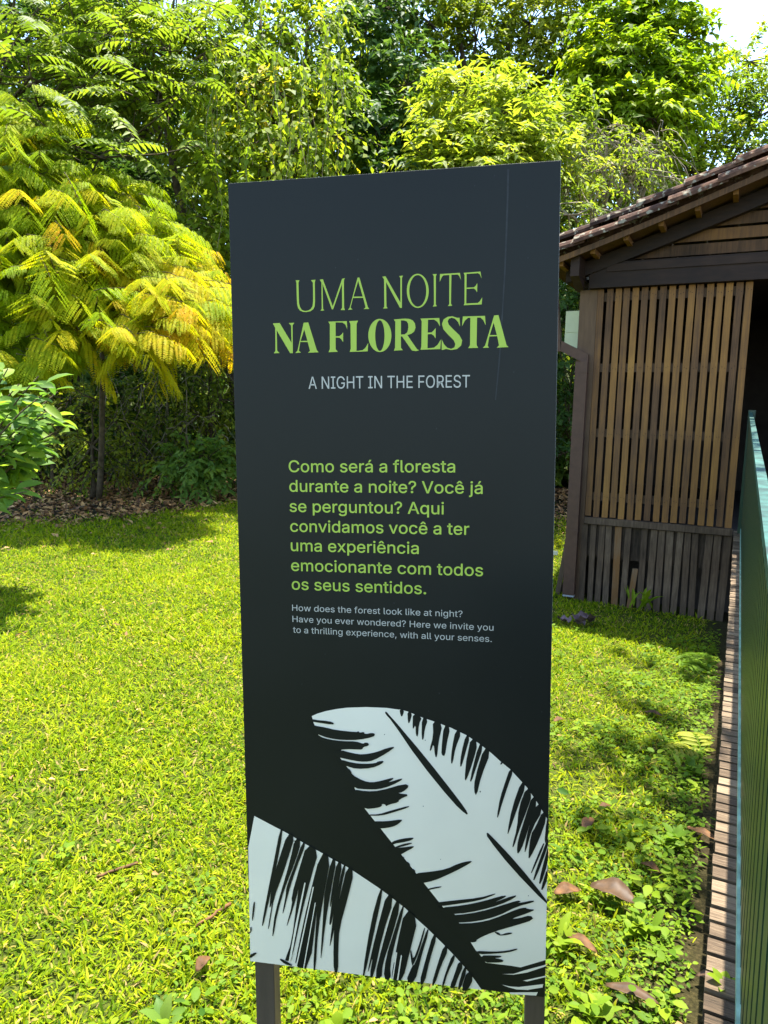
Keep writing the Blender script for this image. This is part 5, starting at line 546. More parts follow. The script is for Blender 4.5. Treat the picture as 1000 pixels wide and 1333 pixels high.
    # posts
    for x0, x1 in ((-0.346, -0.297), (0.309, 0.354)):
        q = MB(); q.box((x0, 0.008, -0.35), (x1-x0, 0, 0), (0, 0.045, 0), (0, 0, zc+SH/2-0.12+0.35), 0.45)
        o = q.build('post', M['signpost'], t)
        bv = o.modifiers.new('bevel', 'BEVEL'); bv.width = 0.002; bv.segments = 2
sign()

# ------------------------------------------------------------------ foliage tools
SHAPES = {
 'rhomb': (np.array([[0, 0, 0], [.42, .5, .06], [1, 0, -.10], [.42, -.5, .06]]), [np.array([[0, 3, 2, 1]])]),
 'fold': (np.array([[0, 0, 0], [.35, .5, .10], [1, 0, -.12], [.35, -.5, .10], [.45, 0, -.02]]), [np.array([[0, 4, 1], [1, 4, 2], [0, 3, 4], [3, 2, 4]])]),
 'leaf': (np.array([[0, 0, 0], [.22, .36, .05], [.22, 0, 0], [.22, -.36, .05], [.55, .5, .04], [.55, 0, -.03], [.55, -.5, .04], [.82, .30, -.03], [.82, 0, -.08], [.82, -.30, -.03], [1, 0, -.16]]),
          [np.array([[0, 2, 1], [0, 3, 2], [7, 8, 10], [8, 9, 10]]), np.array([[1, 2, 5, 4], [2, 3, 6, 5], [4, 5, 8, 7], [5, 6, 9, 8]])]),
 'blade': (np.array([[0, .35, 0], [0, -.35, 0], [.5, .5, .06], [.5, -.5, .06], [1, 0, -.08]]), [np.array([[2, 3, 4]]), np.array([[0, 1, 3, 2]])]),
 'round': (np.array([[0, 0, 0], [.2, .42, .05], [.6, .55, .05], [.95, .25, 0], [.95, -.25, 0], [.6, -.55, .05], [.2, -.42, .05]]), [np.array([[0, 6, 5, 4], [0, 4, 3, 2]])[:, ::1], np.array([[0, 2, 1]])]),
}
DENS, LSC = 2.5, 1.12
def unit(a): return a/(np.linalg.norm(a, axis=-1, keepdims=True)+1e-9)
def leaves(name, P, D, N, L, W, v, shape, mat, parent=None, origin=(0, 0, 0)):
    D = unit(D); S = unit(np.cross(D, N)); N = np.cross(S, D)
    T, faces = SHAPES[shape]; k = len(T); n = len(P)
    L = np.broadcast_to(L, (n,)); W = np.broadcast_to(W, (n,))
    V = (P-np.asarray(origin))[:, None, :] + D[:, None]*(T[None, :, 0:1]*L[:, None, None]) + S[:, None]*(T[None, :, 1:2]*W[:, None, None]) + N[:, None]*(T[None, :, 2:3]*L[:, None, None])
    off = (np.arange(n)*k)[:, None, None]
    FF = [(f[None]+off).reshape(-1, f.shape[1]) for f in faces]
    return np_mesh(name, V.reshape(-1, 3), FF, mat, parent, np.repeat(np.clip(v, 0, 1), k))
def rdir(n):
    return unit(rng.normal(size=(n, 3)))
def sprays(clumps, per_r2=26, m=16, twig=0.55, up=0.25, droop=0.5, spread=0.75, flat=0.8, shell=0.25):
    """twigs growing out of each clump with leaves along them; returns leaf arrays and the twig curves"""
    P, D, N, VV, TW = [], [], [], [], []
    per_r2 = per_r2*DENS
    for (c, r) in clumps:
        c = np.asarray(c, float); nt_ = max(4, int(per_r2*r*r))
        d = rdir(nt_); d[:, 2] = d[:, 2]*flat+up; d = unit(d)
        st = c+d*(r*rng.uniform(shell, 0.75, (nt_, 1)))*np.array([1, 1, flat])
        ln = twig*rng.uniform(0.6, 1.3, nt_)
        cl = rng.normal(0, 0.12)+rng.normal(0, 0.10, nt_)
        t = (np.arange(m)+0.5)/m
        pos = st[:, None]+d[:, None]*(ln[:, None]*t)[..., None]
        pos[..., 2] -= droop*(ln[:, None]*t**2)*0.6
        tan = d[:, None]+np.zeros((nt_, m, 1)); tan[..., 2] -= droop*1.2*t; tan = unit(tan)
        side = np.cross(tan, np.array([0, 0, 1.0])); side = unit(side+1e-6)
        sg = np.where(np.arange(m) % 2 == 0, 1, -1)[None, :, None]
        ld = tan*(1-spread*0.6)+side*sg*spread+rng.normal(0, 0.28, pos.shape); ld[..., 2] -= 0.22
        nn = np.array([0, 0, 1.0])+d[:, None]*0.35+rng.normal(0, 0.38, pos.shape)
        P.append((pos+rng.normal(0, 0.03*twig, pos.shape)).reshape(-1, 3)); D.append(ld.reshape(-1, 3)); N.append(nn.reshape(-1, 3))
        VV.append((0.5+cl[:, None]+rng.normal(0, 0.14, (nt_, m))).ravel())
        for k in range(0, nt_, max(1, nt_//6)):
            TW.append((c, pos[k, m//2], pos[k, -1]))
    return np.concatenate(P), np.concatenate(D), np.concatenate(N), np.concatenate(VV), TW
def pinnate(P, D, L, droop, m, lw, ll, fwd=0.45, hang=0.2, v=None):
    """leaflets in pairs along drooping fronds (arrays)"""
    n = len(P); D = unit(D); t = np.linspace(0.12, 1.0, m)
    L = np.broadcast_to(L, (n,))
    pos = P[:, None]+D[:, None]*(L[:, None]*t)[..., None]; pos[..., 2] -= droop*(L[:, None]*t**2)
    tan = D[:, None]+np.zeros((n, m, 1)); tan[..., 2] -= 2*droop*t; tan = unit(tan)
    side = unit(np.cross(tan, np.array([0, 0, 1.0]))+1e-6); upn = np.cross(side, tan)
    prof = np.sin(np.clip(t*0.9+0.12, 0, 1)*math.pi)**0.5
    oP, oD, oN, oL, oV = [], [], [], [], []
    for sg in (1, -1):
        ld = side*sg+tan*fwd; ld[..., 2] -= hang; ld = ld+rng.normal(0, 0.07, ld.shape)
        oP.append(pos.reshape(-1, 3)); oD.append(ld.reshape(-1, 3)); oN.append((upn+rng.normal(0, 0.10, ld.shape)).reshape(-1, 3))
        oL.append((L[:, None]*ll*prof*rng.uniform(0.9, 1.1, (n, m))).ravel())
        oV.append(np.repeat(v if v is not None else rng.normal(0.5, 0.15, n), m)+rng.normal(0, 0.06, n*m))
    oL = np.concatenate(oL)
    return np.concatenate(oP), np.concatenate(oD), np.concatenate(oN), oL, oL*lw, np.concatenate(oV), pos
def limb(mb, a, b, ra, rb, bend=0.12, n=6, seg=6):
    a = np.asarray(a, float); b = np.asarray(b, float); L = np.linalg.norm(b-a); k = rng.normal(0, bend*L, 3); k2 = rng.normal(0, bend*L*0.4, 3)
    t = np.linspace(0, 1, seg)[:, None]
    pts = a+(b-a)*t+k*np.sin(math.pi*t)*0.5+k2*np.sin(2*math.pi*t)*0.5
    mb.tube(pts, ra+(rb-ra)*t[:, 0], n)
    return pts
def tree(name, label, cat, base, fork, clumps, mat, shape, L, W, bark='bark', r0=0.12, group=None, limbs=True, stem='trunk', **kw):
    """base on the ground, fork = where limbs leave the trunk"""
    base = np.asarray(base, float); base[2] = float(gz(base[0], base[1]))-0.02
    t = thing(name, label, cat, base, group)
    mb = MB(); limb(mb, base, fork, r0, r0*0.6, 0.05, 8, 8)
    P, D, N, v, TW = sprays(clumps, **kw)
    if limbs:
        for c, r in clumps: limb(mb, fork, c, r0*0.5, r0*0.14, 0.10, 5, 6)
        for c, q1, q2 in TW: mb.tube([c, c*0.5+q1*0.5+rng.normal(0, 0.04, 3), q1, q2], [r0*0.13, 0.010, 0.007, 0.003], 4, cap=False)
    mb.build(stem, M[bark], t, True, origin=base)
    n = len(P)
    leaves('crown', P, D, N, LSC*L*rng.uniform(0.65, 1.25, n), LSC*W*rng.uniform(0.7, 1.2, n), v, shape, mat, t, origin=base)
    return t
def cl(lst, tilt=True):
    """(px, py, Y, radius)"""
    # crowns bulge towards the lawn: the lower a clump sits, the further forward it stands
    return [(at(px, py, Y+(1.3-0.0095*min(max(py, -60), 300) if tilt else 0)), r) for px, py, Y, r in lst]

# ------------------------------------------------------------------ far wood behind everything
def far_wood():
    n = 175000
    x = rng.uniform(-17, 19, n); z = 11.8*rng.uniform(0, 1, n)**1.5-0.3; y = 18+rng.uniform(0, 3, n)+0.1*np.abs(x)+np.clip(z-3, 0, 9)*0.45
    # lower canopy line towards the right
    pxs = 500+930*x/y
    top = np.where(pxs > 860, 8.6-(pxs-860)*0.018, 12.0)+0.7*np.sin(x*2.3)+0.4*np.sin(x*6.1)
    hole = (np.sin(x*1.25+0.6)*np.sin(z*1.1+x*0.3)+0.55*np.sin(x*3.1+z*2.3)+0.3*np.sin(x*6.7-z*5.1)) > 1.33
    ok = (z < top) & ~(hole & (z > 3.2))
    x, y, z = x[ok], y[ok], z[ok]; n = len(x)
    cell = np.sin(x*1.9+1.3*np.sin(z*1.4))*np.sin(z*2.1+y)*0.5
    P = np.stack([x, y+cell*1.2, z], 1)
    D = rdir(n)*np.array([1, 1, .6])+np.array([0, -0.4, -0.5]); N = np.array([0, -0.35, 1.0])+rng.normal(0, 0.55, (n, 3))
    k = 26000; P2 = np.stack([rng.uniform(-13, 14, k), rng.uniform(15.2, 17.2, k), 2.6*rng.uniform(0, 1, k)**1.3], 1)     # low scrub in front of it
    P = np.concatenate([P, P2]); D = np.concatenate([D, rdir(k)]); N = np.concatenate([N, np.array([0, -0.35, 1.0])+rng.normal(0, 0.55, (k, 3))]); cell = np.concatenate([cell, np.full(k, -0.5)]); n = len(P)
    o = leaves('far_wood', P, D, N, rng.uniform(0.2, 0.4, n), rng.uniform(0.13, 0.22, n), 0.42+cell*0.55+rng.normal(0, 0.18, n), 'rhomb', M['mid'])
    tag(o, kind='stuff')
far_wood()

# ------------------------------------------------------------------ trees
def feather_tree(name, label, base, fork, anchors, nper, Lf, mat, down=0.35, ll=0.22, lw=0.36, m=11, ground=True, r0=0.13, fwdx=0.0):
    """tree with large pinnate leaves; anchors = branch tips (pos, spread)"""
    base = np.asarray(base, float); base[2] = float(gz(base[0], base[1]))
    t = thing(name, label, 'tree', base)
    mb = MB(); limb(mb, base, fork, r0, r0*0.65, 0.05, 8, 8)
    A, DD = [], []
    for c, sp in anchors:
        pts = limb(mb, fork, c, r0*0.45, 0.018, 0.08, 5, 7)
        for k in range(nper):
            A.append(pts[-1]+rng.normal(0, sp, 3)*np.array([1, 1, 0.55]))
            az = rng.uniform(0, 2*math.pi); el = rng.uniform(-0.1, 0.75)
            DD.append(np.array([math.cos(az)+fwdx, math.sin(az)-0.35, math.tan(el)*0.8]))
            if k % 3 == 0: mb.tube([pts[-1], pts[-1]*0.4+A[-1]*0.6-np.array([0, 0, 0.05]), A[-1]], [0.016, 0.010, 0.006], 4, cap=False)
    A = np.array(A); DD = np.array(DD); n = len(A)
    Ls = Lf*rng.uniform(0.7, 1.15, n)
    P, D, N, L, W, v, pos = pinnate(A, DD, Ls, down, m, lw, ll, hang=0.25)
    for k in range(0, n): mb.tube(np.concatenate([A[k:k+1], pos[k, ::3]]), np.linspace(0.008, 0.003, 1+len(pos[k, ::3])), 3, cap=False)
    mb.build('trunk', M['bark'], t, True, origin=base)
    leaves('crown', P, D, N, L, W, v, 'fold', mat, t, origin=base)
    return t
def spread_px(pts, Y, r, sp): return [(at(px, py, Y+1.2-0.012*py+rng.uniform(-r, r)*0.5), sp) for px, py in pts]
feather_tree('feather_leaf_tree', 'big tree with long bright green feather leaves in rows, at the top left', at(330, 640, 13.4), at(215, 150, 13.2),
             spread_px([(150, 40), (200, 15), (250, 35), (180, 85), (230, 80), (130, 80), (160, 130), (205, 130), (120, 20), (150, -20), (230, -20), (170, 180), (265, 70), (130, 205), (190, 60), (110, 60)], 12.0, 0.9, 0.5), 13, 1.1, M['pinnate'], down=0.5, r0=0.09)
feather_tree('feather_leaf_tree', 'second feather-leaved tree, cut by the left edge above the golden tree', at(-60, 640, 12.6), at(-40, 150, 12.4),
             spread_px([(20, 30), (60, 60), (40, 100), (90, 95), (15, 75), (70, 20), (110, 110), (-40, 40), (20, -30), (80, -30), (105, 160), (50, 140)], 11.6, 0.7, 0.5), 12, 1.05, M['pinnate'], down=0.55, fwdx=0.35, r0=0.09)
# dark evergreens behind the feather trees
tree('evergreen_tree', 'dark evergreen filling the gap behind the two feather-leaved trees', 'tree', at(110, 630, 15), at(110, 330, 15),
     cl([(60, 60, 15, 1.3), (170, 40, 15.5, 1.3), (120, 150, 15, 1.2), (240, 120, 15.2, 0.9), (40, 190, 15, 1.1), (170, 260, 15, 0.9), (90, -50, 15, 1.5)]), M['dark'], 'rhomb', 0.17, 0.075, per_r2=34, m=16)
# vine-hung tree left of the sign's top
tree('vine_hung_tree', 'tree smothered in yellow-green hanging vines just above the left half of the sign', 'tree', at(345, 640, 13.6), at(350, 260, 13.5),
     cl([(330, 60, 13, 0.9), (400, 40, 13, 0.9), (365, 120, 12.8, 0.8), (300, 110, 13.2, 0.7), (420, 120, 12.8, 0.7), (390, 190, 12.6, 0.7), (330, 190, 12.8, 0.7), (280, 200, 13.2, 0.7), (340, 260, 13, 0.8), (270, 290, 13.2, 0.7), (360, -40, 13, 1.1), (440, 180, 12.9, 0.5), (285, 30, 13, 0.6)]), M['vine'], 'rhomb', 0.12, 0.075, per_r2=44, m=14, droop=1.5, up=0.0, twig=0.6)
def curtain(owner, lab_name, pxr, pyr, Yr, n, lr, mat, Lf=0.10):
    o = bpy.data.objects[owner]; base = np.array(o.location); mb = MB(); P, D, N, v = [], [], [], []
    for k in range(n):
        c = at(rng.uniform(*pxr), rng.uniform(*pyr), rng.uniform(*Yr)); L = rng.uniform(*lr); m = int(L/0.05)
        t = np.linspace(0, 1, max(m, 4)); sw = rng.normal(0, 0.10, 2); ph = rng.uniform(0, 6)
        pts = np.stack([c[0]+sw[0]*t+0.05*np.sin(4*t*L+ph), c[1]+sw[1]*t, np.maximum(c[2]-L*t, 0.05)], 1)
        mb.tube(pts[::4] if len(pts) > 8 else pts, 0.004, 3, cap=False)
        m = len(pts); P.append(pts+rng.normal(0, 0.035, pts.shape)); d = rng.normal(0, 0.6, (m, 3)); d[:, 2] -= 0.8; D.append(d)
        N.append(np.array([0.1, -0.5, 0.8])+rng.normal(0, 0.35, (m, 3))); v.append(np.full(m, rng.normal(0.55, 0.15))+rng.normal(0, 0.12, m))
    P = np.concatenate(P); n = len(P)
    mb.build('vine_stem', M['paletwig'], o, True, origin=base)
    leaves(lab_name, P, np.concatenate(D), np.concatenate(N), Lf*rng.uniform(0.6, 1.3, n), Lf*0.6*rng.uniform(0.7, 1.2, n), np.concatenate(v), 'rhomb', mat, o, origin=base)
curtain('vine_hung_tree', 'hanging_vine', (275, 455), (-20, 190), (10.6, 12.2), 42, (0.5, 2.4), M['vine'], 0.125)
curtain('vine_hung_tree', 'hanging_vine', (200, 310), (230, 480), (12.2, 12.8), 60, (0.5, 1.6), M['mid'], 0.08)
# dark glossy tree behind sign top centre
tree('glossy_tree', 'dark glossy-leaved tree above the middle of the sign', 'tree', at(510, 640, 14.2), at(505, 330, 14.2),
     cl([(470, 60, 14, 0.9), (530, 110, 14, 0.9), (490, 170, 13.8, 0.9), (540, 200, 14, 0.8), (455, 150, 14, 0.6), (510, 250, 14, 1.0), (500, 10, 14.2, 0.9)]), M['dark'], 'fold', 0.15, 0.08, per_r2=46, m=13, droop=0.9)
# tall canopy tree
tree('canopy_tree', 'tall tree with open small-leaved canopy and bare arching limbs at the top centre', 'tree', at(640, 640, 16.5), at(640, 180, 16.5),
     cl([(560, 30, 15.5, 1.0), (620, 50, 15.5, 1.0), (690, 30, 15.5, 1.1), (740, 60, 15.8, 0.9), (600, -30, 15.5, 1.3), (700, -50, 15.5, 1.3), (770, 20, 16, 0.9), (660, 100, 16, 0.9), (500, 20, 15.5, 0.8), (540, 80, 15.6, 0.7), (720, 110, 16, 0.8)]), M['mid'], 'rhomb', 0.13, 0.06, per_r2=40, m=16, r0=0.16)
# lime young tree
tree('lime_tree', 'bushy lime-green tree right behind the top edge of the sign', 'tree', at(630, 640, 13.2), at(635, 330, 13.2),
     cl([(600, 130, 12.8, 0.6), (650, 150, 12.6, 0.7), (690, 165, 12.8, 0.6), (620, 180, 12.6, 0.6), (570, 185, 12.8, 0.5), (670, 205, 12.6, 0.7), (610, 235, 12.8, 0.8), (565, 225, 12.8, 0.5), (710, 210, 13, 0.5), (640, 115, 13, 0.45), (740, 150, 13.2, 0.45)]), M['lime'], 'fold', 0.17, 0.06, per_r2=60, m=13, droop=0.7)
# fresh green tree top right
tree('clustered_tree', 'tree with dense fresh green rounded leaf clusters above the tiled roof', 'tree', at(830, 640, 15.5), at(835, 250, 15.4),
     cl([(800, 40, 14.5, 0.85), (850, 20, 14.5, 0.8), (890, 50, 14.5, 0.55), (830, 90, 14.2, 0.8), (880, 110, 14.3, 0.6), (780, 90, 14.4, 0.7), (905, 90, 14.5, 0.4), (800, 150, 14.4, 0.7), (850, 155, 14.2, 0.6), (885, 150, 14.4, 0.4), (820, -40, 14.6, 0.9), (765, 140, 14.6, 0.5)]), M['fresh'], 'fold', 0.16, 0.085, per_r2=64, m=14, droop=0.8)
# thin yellowish tree far right
tree('thin_tree', 'thin yellow-green tree with see-through crown at the right edge above the roof', 'tree', at(915, 640, 16.5), at(915, 260, 16.5),
     cl([(930, 90, 16, 0.7), (975, 80, 16, 0.7), (950, 140, 16, 0.8), (990, 150, 16, 0.7), (920, 180, 16, 0.7), (970, 195, 16, 0.8), (900, 225, 16, 0.6), (1010, 110, 16, 0.8), (880, 200, 16.2, 0.5)]), M['vine'], 'rhomb', 0.11, 0.055, per_r2=46, m=14, droop=0.5)
# low trees behind the roof / twiggy thicket
tree('twiggy_tree', 'grey-green tangle of thin drooping twigs right of the sign top, over the roof edge', 'tree', at(770, 640, 13.8), at(775, 330, 13.8),
     cl([(750, 220, 13.2, 0.7), (800, 215, 13.2, 0.7), (770, 270, 13, 0.6), (830, 220, 13.4, 0.6), (740, 280, 13, 0.6), (790, 180, 13.6, 0.5), (850, 200, 13.6, 0.5)]), M['lime'], 'rhomb', 0.085, 0.035, bark='paletwig', per_r2=30, m=12, droop=1.0)
def twig_tangle():
    o = bpy.data.objects['twiggy_tree']; base = np.array(o.location); mb = MB()
    for k in range(230):
        px, py = rng.uniform(715, 865), rng.uniform(165, 255); c = at(px, py, rng.uniform(12.5, 13.4))
        L = rng.uniform(0.35, 1.0); az = rng.uniform(0, 6.28); d = np.array([math.cos(az), math.sin(az)*0.6, rng.uniform(0.2, 1.1)])
        t = np.linspace(0, 1, 6)[:, None]; pts = c+d*L*t; pts[:, 2] -= 1.3*L*t[:, 0]**2
        mb.tube(pts+rng.normal(0, 0.012, pts.shape), np.linspace(0.008, 0.003, 6), 3, cap=False)
    mb.build('dry_twig', M['paletwig'], o, origin=base)
twig_tangle()
# ------------------------------------------------------------------ golden feathery tree, left
def golden():
    base = at(128, 640, 11.4); base[2] = float(gz(base[0], base[1]))-0.03
    t = thing('golden_tree', 'feathery golden-yellow tree arching over the left side of the lawn', 'tree', base)
    mb = MB(); fork = at(133, 430, 11.3); limb(mb, base, fork, 0.05, 0.036, 0.07, 9, 9)
    A, DD, VV = [], [], []
    # branch tips across the crown
    poly_top = lambda x: np.interp(x, [-60, 0, 40, 100, 150, 190, 230, 300], [90, 118, 140, 195, 235, 262, 335, 405])
    poly_bot = lambda x: np.interp(x, [-60, 0, 40, 60, 90, 150, 200, 240, 300], [540, 520, 495, 470, 460, 480, 462, 440, 460])
    tips = []
    for k in range(200):
        px = rng.uniform(-70, 255); lo, hi = poly_top(px)+2, poly_bot(px)-38
        f = rng.uniform(0, 1)**0.9
        py = lo+(hi-lo)*f
        Y = 10.7-1.7*f+rng.uniform(-0.7, 0.5)
        tips.append((at(px, py, Y), px, py, f))
    for c, px, py, f in tips:
        if rng.uniform() < 0.3: limb(mb, fork, c, 0.035, 0.010, 0.06, 5, 7)
        for j in range(7):
            A.append(c+rng.normal(0, 0.16, 3)*np.array([1, 1.2, 0.6]))
            DD.append(np.array([rng.normal(0.55, 0.8), rng.normal(-0.4, 0.7), rng.uniform(-0.5, 0.8)]))
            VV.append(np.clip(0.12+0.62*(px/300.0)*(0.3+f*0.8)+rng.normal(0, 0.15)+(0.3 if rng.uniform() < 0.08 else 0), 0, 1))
    A = np.array(A); DD = np.array(DD); VV = np.array(VV); n = len(A)
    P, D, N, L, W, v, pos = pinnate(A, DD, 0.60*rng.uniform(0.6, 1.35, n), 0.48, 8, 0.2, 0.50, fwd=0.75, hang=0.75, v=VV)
    for k in range(n): mb.tube(np.concatenate([A[k:k+1], pos[k, ::4]]), np.linspace(0.006, 0.003, 1+len(pos[k, ::4])), 3, cap=False)
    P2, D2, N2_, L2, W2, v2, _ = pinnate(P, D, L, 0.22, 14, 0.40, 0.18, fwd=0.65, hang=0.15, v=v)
    mb.build('trunk', M['bark'], t, True, origin=base)
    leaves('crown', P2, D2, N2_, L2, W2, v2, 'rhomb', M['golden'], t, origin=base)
golden()
# ------------------------------------------------------------------ bush at the left edge
def bush():
    Y = 5.6; base = np.array([-3.75, 5.9, 0.0])
    t = thing('broad_leaf_bush', 'bush with large glossy oval leaves hanging in at the left edge of the lawn', 'bush', base)
    mb = MB(); P, D, N, v = [], [], [], []
    tips = [(10, 480), (50, 490), (75, 510), (20, 520), (60, 535), (85, 555), (30, 560), (70, 575), (10, 590), (45, 600), (20, 625), (35, 640), (-10, 540), (0, 640), (-20, 600), (55, 560), (25, 500), (80, 530), (5, 555), (-30, 500), (60, 510), (40, 545), (40, 580), (15, 610)]
    for px, py in tips:
        c = at(px, py, Y+rng.uniform(-0.5, 0.6)); st = base+np.array([rng.normal(0, 0.06), rng.normal(0, 0.06), 0])
        mid = (st+c)/2+np.array([-0.15, 0, 0.35]); tt = np.linspace(0, 1, 8)[:, None]
        pts = st*(1-tt)**2+2*mid*tt*(1-tt)+c*tt**2
        mb.tube(pts, np.linspace(0.018, 0.004, 8), 5)
        tan = unit(pts[-1]-pts[-3])
        for k in range(17):
            f = rng.uniform(0.62, 1.0); p = st*(1-f)**2+2*mid*f*(1-f)+c*f**2
            a = rng.uniform(0, 6.28); d = tan*rng.uniform(0.3, 1.0)+np.array([math.cos(a), math.sin(a), rng.uniform(-0.9, 0.2)])*0.9
            P.append(p+rng.normal(0, 0.03, 3)); D.append(d); N.append(np.array([0, -0.3, 1])+rng.normal(0, 0.35, 3)); v.append(rng.normal(0.5, 0.2))
    mb.build('stem', M['bark'], t, True, origin=base); n = len(P)
    leaves('foliage', np.array(P), np.array(D), np.array(N), rng.uniform(0.14, 0.25, n), rng.uniform(0.06, 0.10, n), np.array(v), 'leaf', M['bush'], t, origin=base)
bush()
# ------------------------------------------------------------------ undergrowth along the forest edge
for (lab, px, py0, Y, lst, mat, L, W, kw) in [
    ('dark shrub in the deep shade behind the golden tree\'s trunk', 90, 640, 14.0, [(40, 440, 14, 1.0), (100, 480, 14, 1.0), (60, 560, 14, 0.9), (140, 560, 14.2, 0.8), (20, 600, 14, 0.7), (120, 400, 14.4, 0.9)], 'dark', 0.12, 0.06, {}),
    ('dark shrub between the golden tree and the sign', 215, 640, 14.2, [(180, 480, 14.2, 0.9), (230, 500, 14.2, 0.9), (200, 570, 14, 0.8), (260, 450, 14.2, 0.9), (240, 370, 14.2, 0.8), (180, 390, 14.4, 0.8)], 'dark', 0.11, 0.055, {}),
    ('bright vine-covered shrub under the golden tree, left of its trunk', 70, 640, 12.6, [(30, 500, 12.8, 0.5), (90, 520, 12.8, 0.45), (110, 570, 12.6, 0.4), (60, 560, 12.6, 0.45), (30, 590, 12.4, 0.4)], 'mid', 0.09, 0.05, dict(droop=1.2, up=0)),
    ('low loose shrub in front of the saplings, between the golden trunk and the pale-leaved shrub', 190, 640, 12.4, [(170, 560, 12.5, 0.45), (200, 600, 12.3, 0.35), (160, 610, 12.2, 0.3), (210, 540, 12.6, 0.45), (185, 500, 12.8, 0.5), (225, 480, 12.9, 0.5)], 'mid', 0.08, 0.04, dict(per_r2=60, droop=1.0, up=0)),
    ('loose leafy shrub growing right around the golden tree\'s trunk', 120, 640, 11.7, [(115, 575, 11.8, 0.35), (140, 590, 11.6, 0.3), (120, 615, 11.5, 0.28), (150, 545, 11.9, 0.35), (125, 520, 12, 0.35), (95, 610, 11.7, 0.25)], 'mid', 0.085, 0.045, dict(per_r2=55, droop=0.9, up=0)),
    ('vine-draped shrub with pale leaf sprays beside the left edge of the sign', 275, 640, 12.8, [(270, 470, 12.8, 0.45), (285, 520, 12.6, 0.45), (262, 540, 12.6, 0.35), (295, 430, 13, 0.5), (290, 570, 12.8, 0.4), (250, 400, 13, 0.45), (285, 340, 13, 0.5)], 'mid', 0.10, 0.055, dict(droop=1.6, up=0)),
    ('small pale-leaved shrub at the edge of the leaf litter, left of the sign', 262, 650, 11.6, [(245, 595, 11.6, 0.28), (270, 600, 11.5, 0.3), (258, 620, 11.5, 0.25), (285, 612, 11.6, 0.25), (232, 610, 11.6, 0.2)], 'bush', 0.12, 0.06, dict(per_r2=160)),
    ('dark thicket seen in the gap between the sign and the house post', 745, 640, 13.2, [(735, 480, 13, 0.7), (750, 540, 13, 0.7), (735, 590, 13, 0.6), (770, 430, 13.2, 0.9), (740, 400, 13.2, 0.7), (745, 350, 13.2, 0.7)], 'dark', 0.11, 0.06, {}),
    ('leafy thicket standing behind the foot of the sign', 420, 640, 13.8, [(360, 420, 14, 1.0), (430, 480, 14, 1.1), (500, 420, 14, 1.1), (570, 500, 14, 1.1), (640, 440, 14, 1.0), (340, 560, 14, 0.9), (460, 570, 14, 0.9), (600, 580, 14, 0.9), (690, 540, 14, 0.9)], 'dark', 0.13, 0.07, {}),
]:
    b = at(px, py0, Y); k = dict(per_r2=46, m=14, droop=0.8); k.update(kw)
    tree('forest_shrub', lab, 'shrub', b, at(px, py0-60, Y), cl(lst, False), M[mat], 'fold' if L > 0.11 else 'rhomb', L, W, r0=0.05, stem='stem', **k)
for i, (px, Y, h, lean) in enumerate([(205, 13.0, 2.4, 0.05), (175, 13.6, 2.2, -0.1), (238, 13.2, 3.0, 0.12), (100, 13.5, 2.6, 0.1), (155, 13.0, 1.9, 0.25), (60, 13.3, 2.5, -0.05), (268, 12.6, 2.2, -0.15), (285, 13.0, 3.2, 0.1), (190, 12.9, 1.6, -0.25), (222, 12.8, 1.7, 0.3)]):
    b = at(px, 640, Y); b[2] = float(gz(b[0], b[1]))-0.02
    t = thing('sapling', 'thin bare sapling stem standing in the dark undergrowth at the edge of the leaf litter', 'sapling', b, 'bare sapling stems in the undergrowth')
    q = MB(); limb(q, b, b+np.array([lean*h, 0, h]), 0.018, 0.007, 0.12, 5, 8); limb(q, b+np.array([lean*h*.5, 0, h*.5]), b+np.array([lean*h*.5+rng.normal(0, .3), 0.1, h*.9]), 0.010, 0.005, 0.1, 4, 5)
    q.build('stem', M['paletwig' if i % 2 == 0 else 'bark'], t, True, origin=b)
def dry_brush(px0, px1, py0, py1, Y, n, lab):
    b = at((px0+px1)/2, 645, Y); b[2] = float(gz(b[0], b[1])); t = thing('dry_brush', lab, 'brush', b, None); mb = MB()
    for k in range(n):
        c = at(rng.uniform(px0, px1), rng.uniform(py0, py1), Y+rng.uniform(-0.5, 0.5)); L = rng.uniform(0.3, 1.1); az = rng.uniform(0, 6.28)
        d = np.array([math.cos(az)*0.5, math.sin(az)*0.4, rng.uniform(-0.3, 1.0)]); tt = np.linspace(0, 1, 6)[:, None]
        pts = c+d*L*tt; pts[:, 2] -= 0.7*L*tt[:, 0]**2; pts[:, 2] = np.maximum(pts[:, 2], 0.01)
        mb.tube(pts+rng.normal(0, 0.015, pts.shape), np.linspace(rng.uniform(0.005, 0.009), 0.003, 6), 3, cap=False)
    mb.build('dry_twig', M['paletwig'], t, True, origin=b)
dry_brush(140, 300, 470, 640, 12.4, 110, 'tangle of dry vine stems and twigs in the undergrowth left of the sign')
dry_brush(20, 150, 480, 640, 13.2, 60, 'sparser dry twigs in the dark undergrowth behind the broad-leaved bush')
# tree over the house, mostly above the picture: its crown dapples the lawn beside the boardwalk
tree('overhanging_tree', 'tall tree behind the house whose crown hangs over the roof', 'tree', np.array([9.5, 12.5, 0]), np.array([8.5, 9.5, 7.4]),
     [(np.array([2.5, 5.5, 7.5]), 0.5), (np.array([3.1, 6.5, 7.6]), 0.55), (np.array([2.3, 4.6, 7.6]), 0.42), (np.array([3.1, 7.5, 7.4]), 0.5), (np.array([2.9, 5.0, 7.9]), 0.5), (np.array([2.0, 4.1, 7.3]), 0.3), (np.array([4.4, 6.6, 7.8]), 0.8)], M['mid'], 'fold', 0.16, 0.09, per_r2=9, m=10)

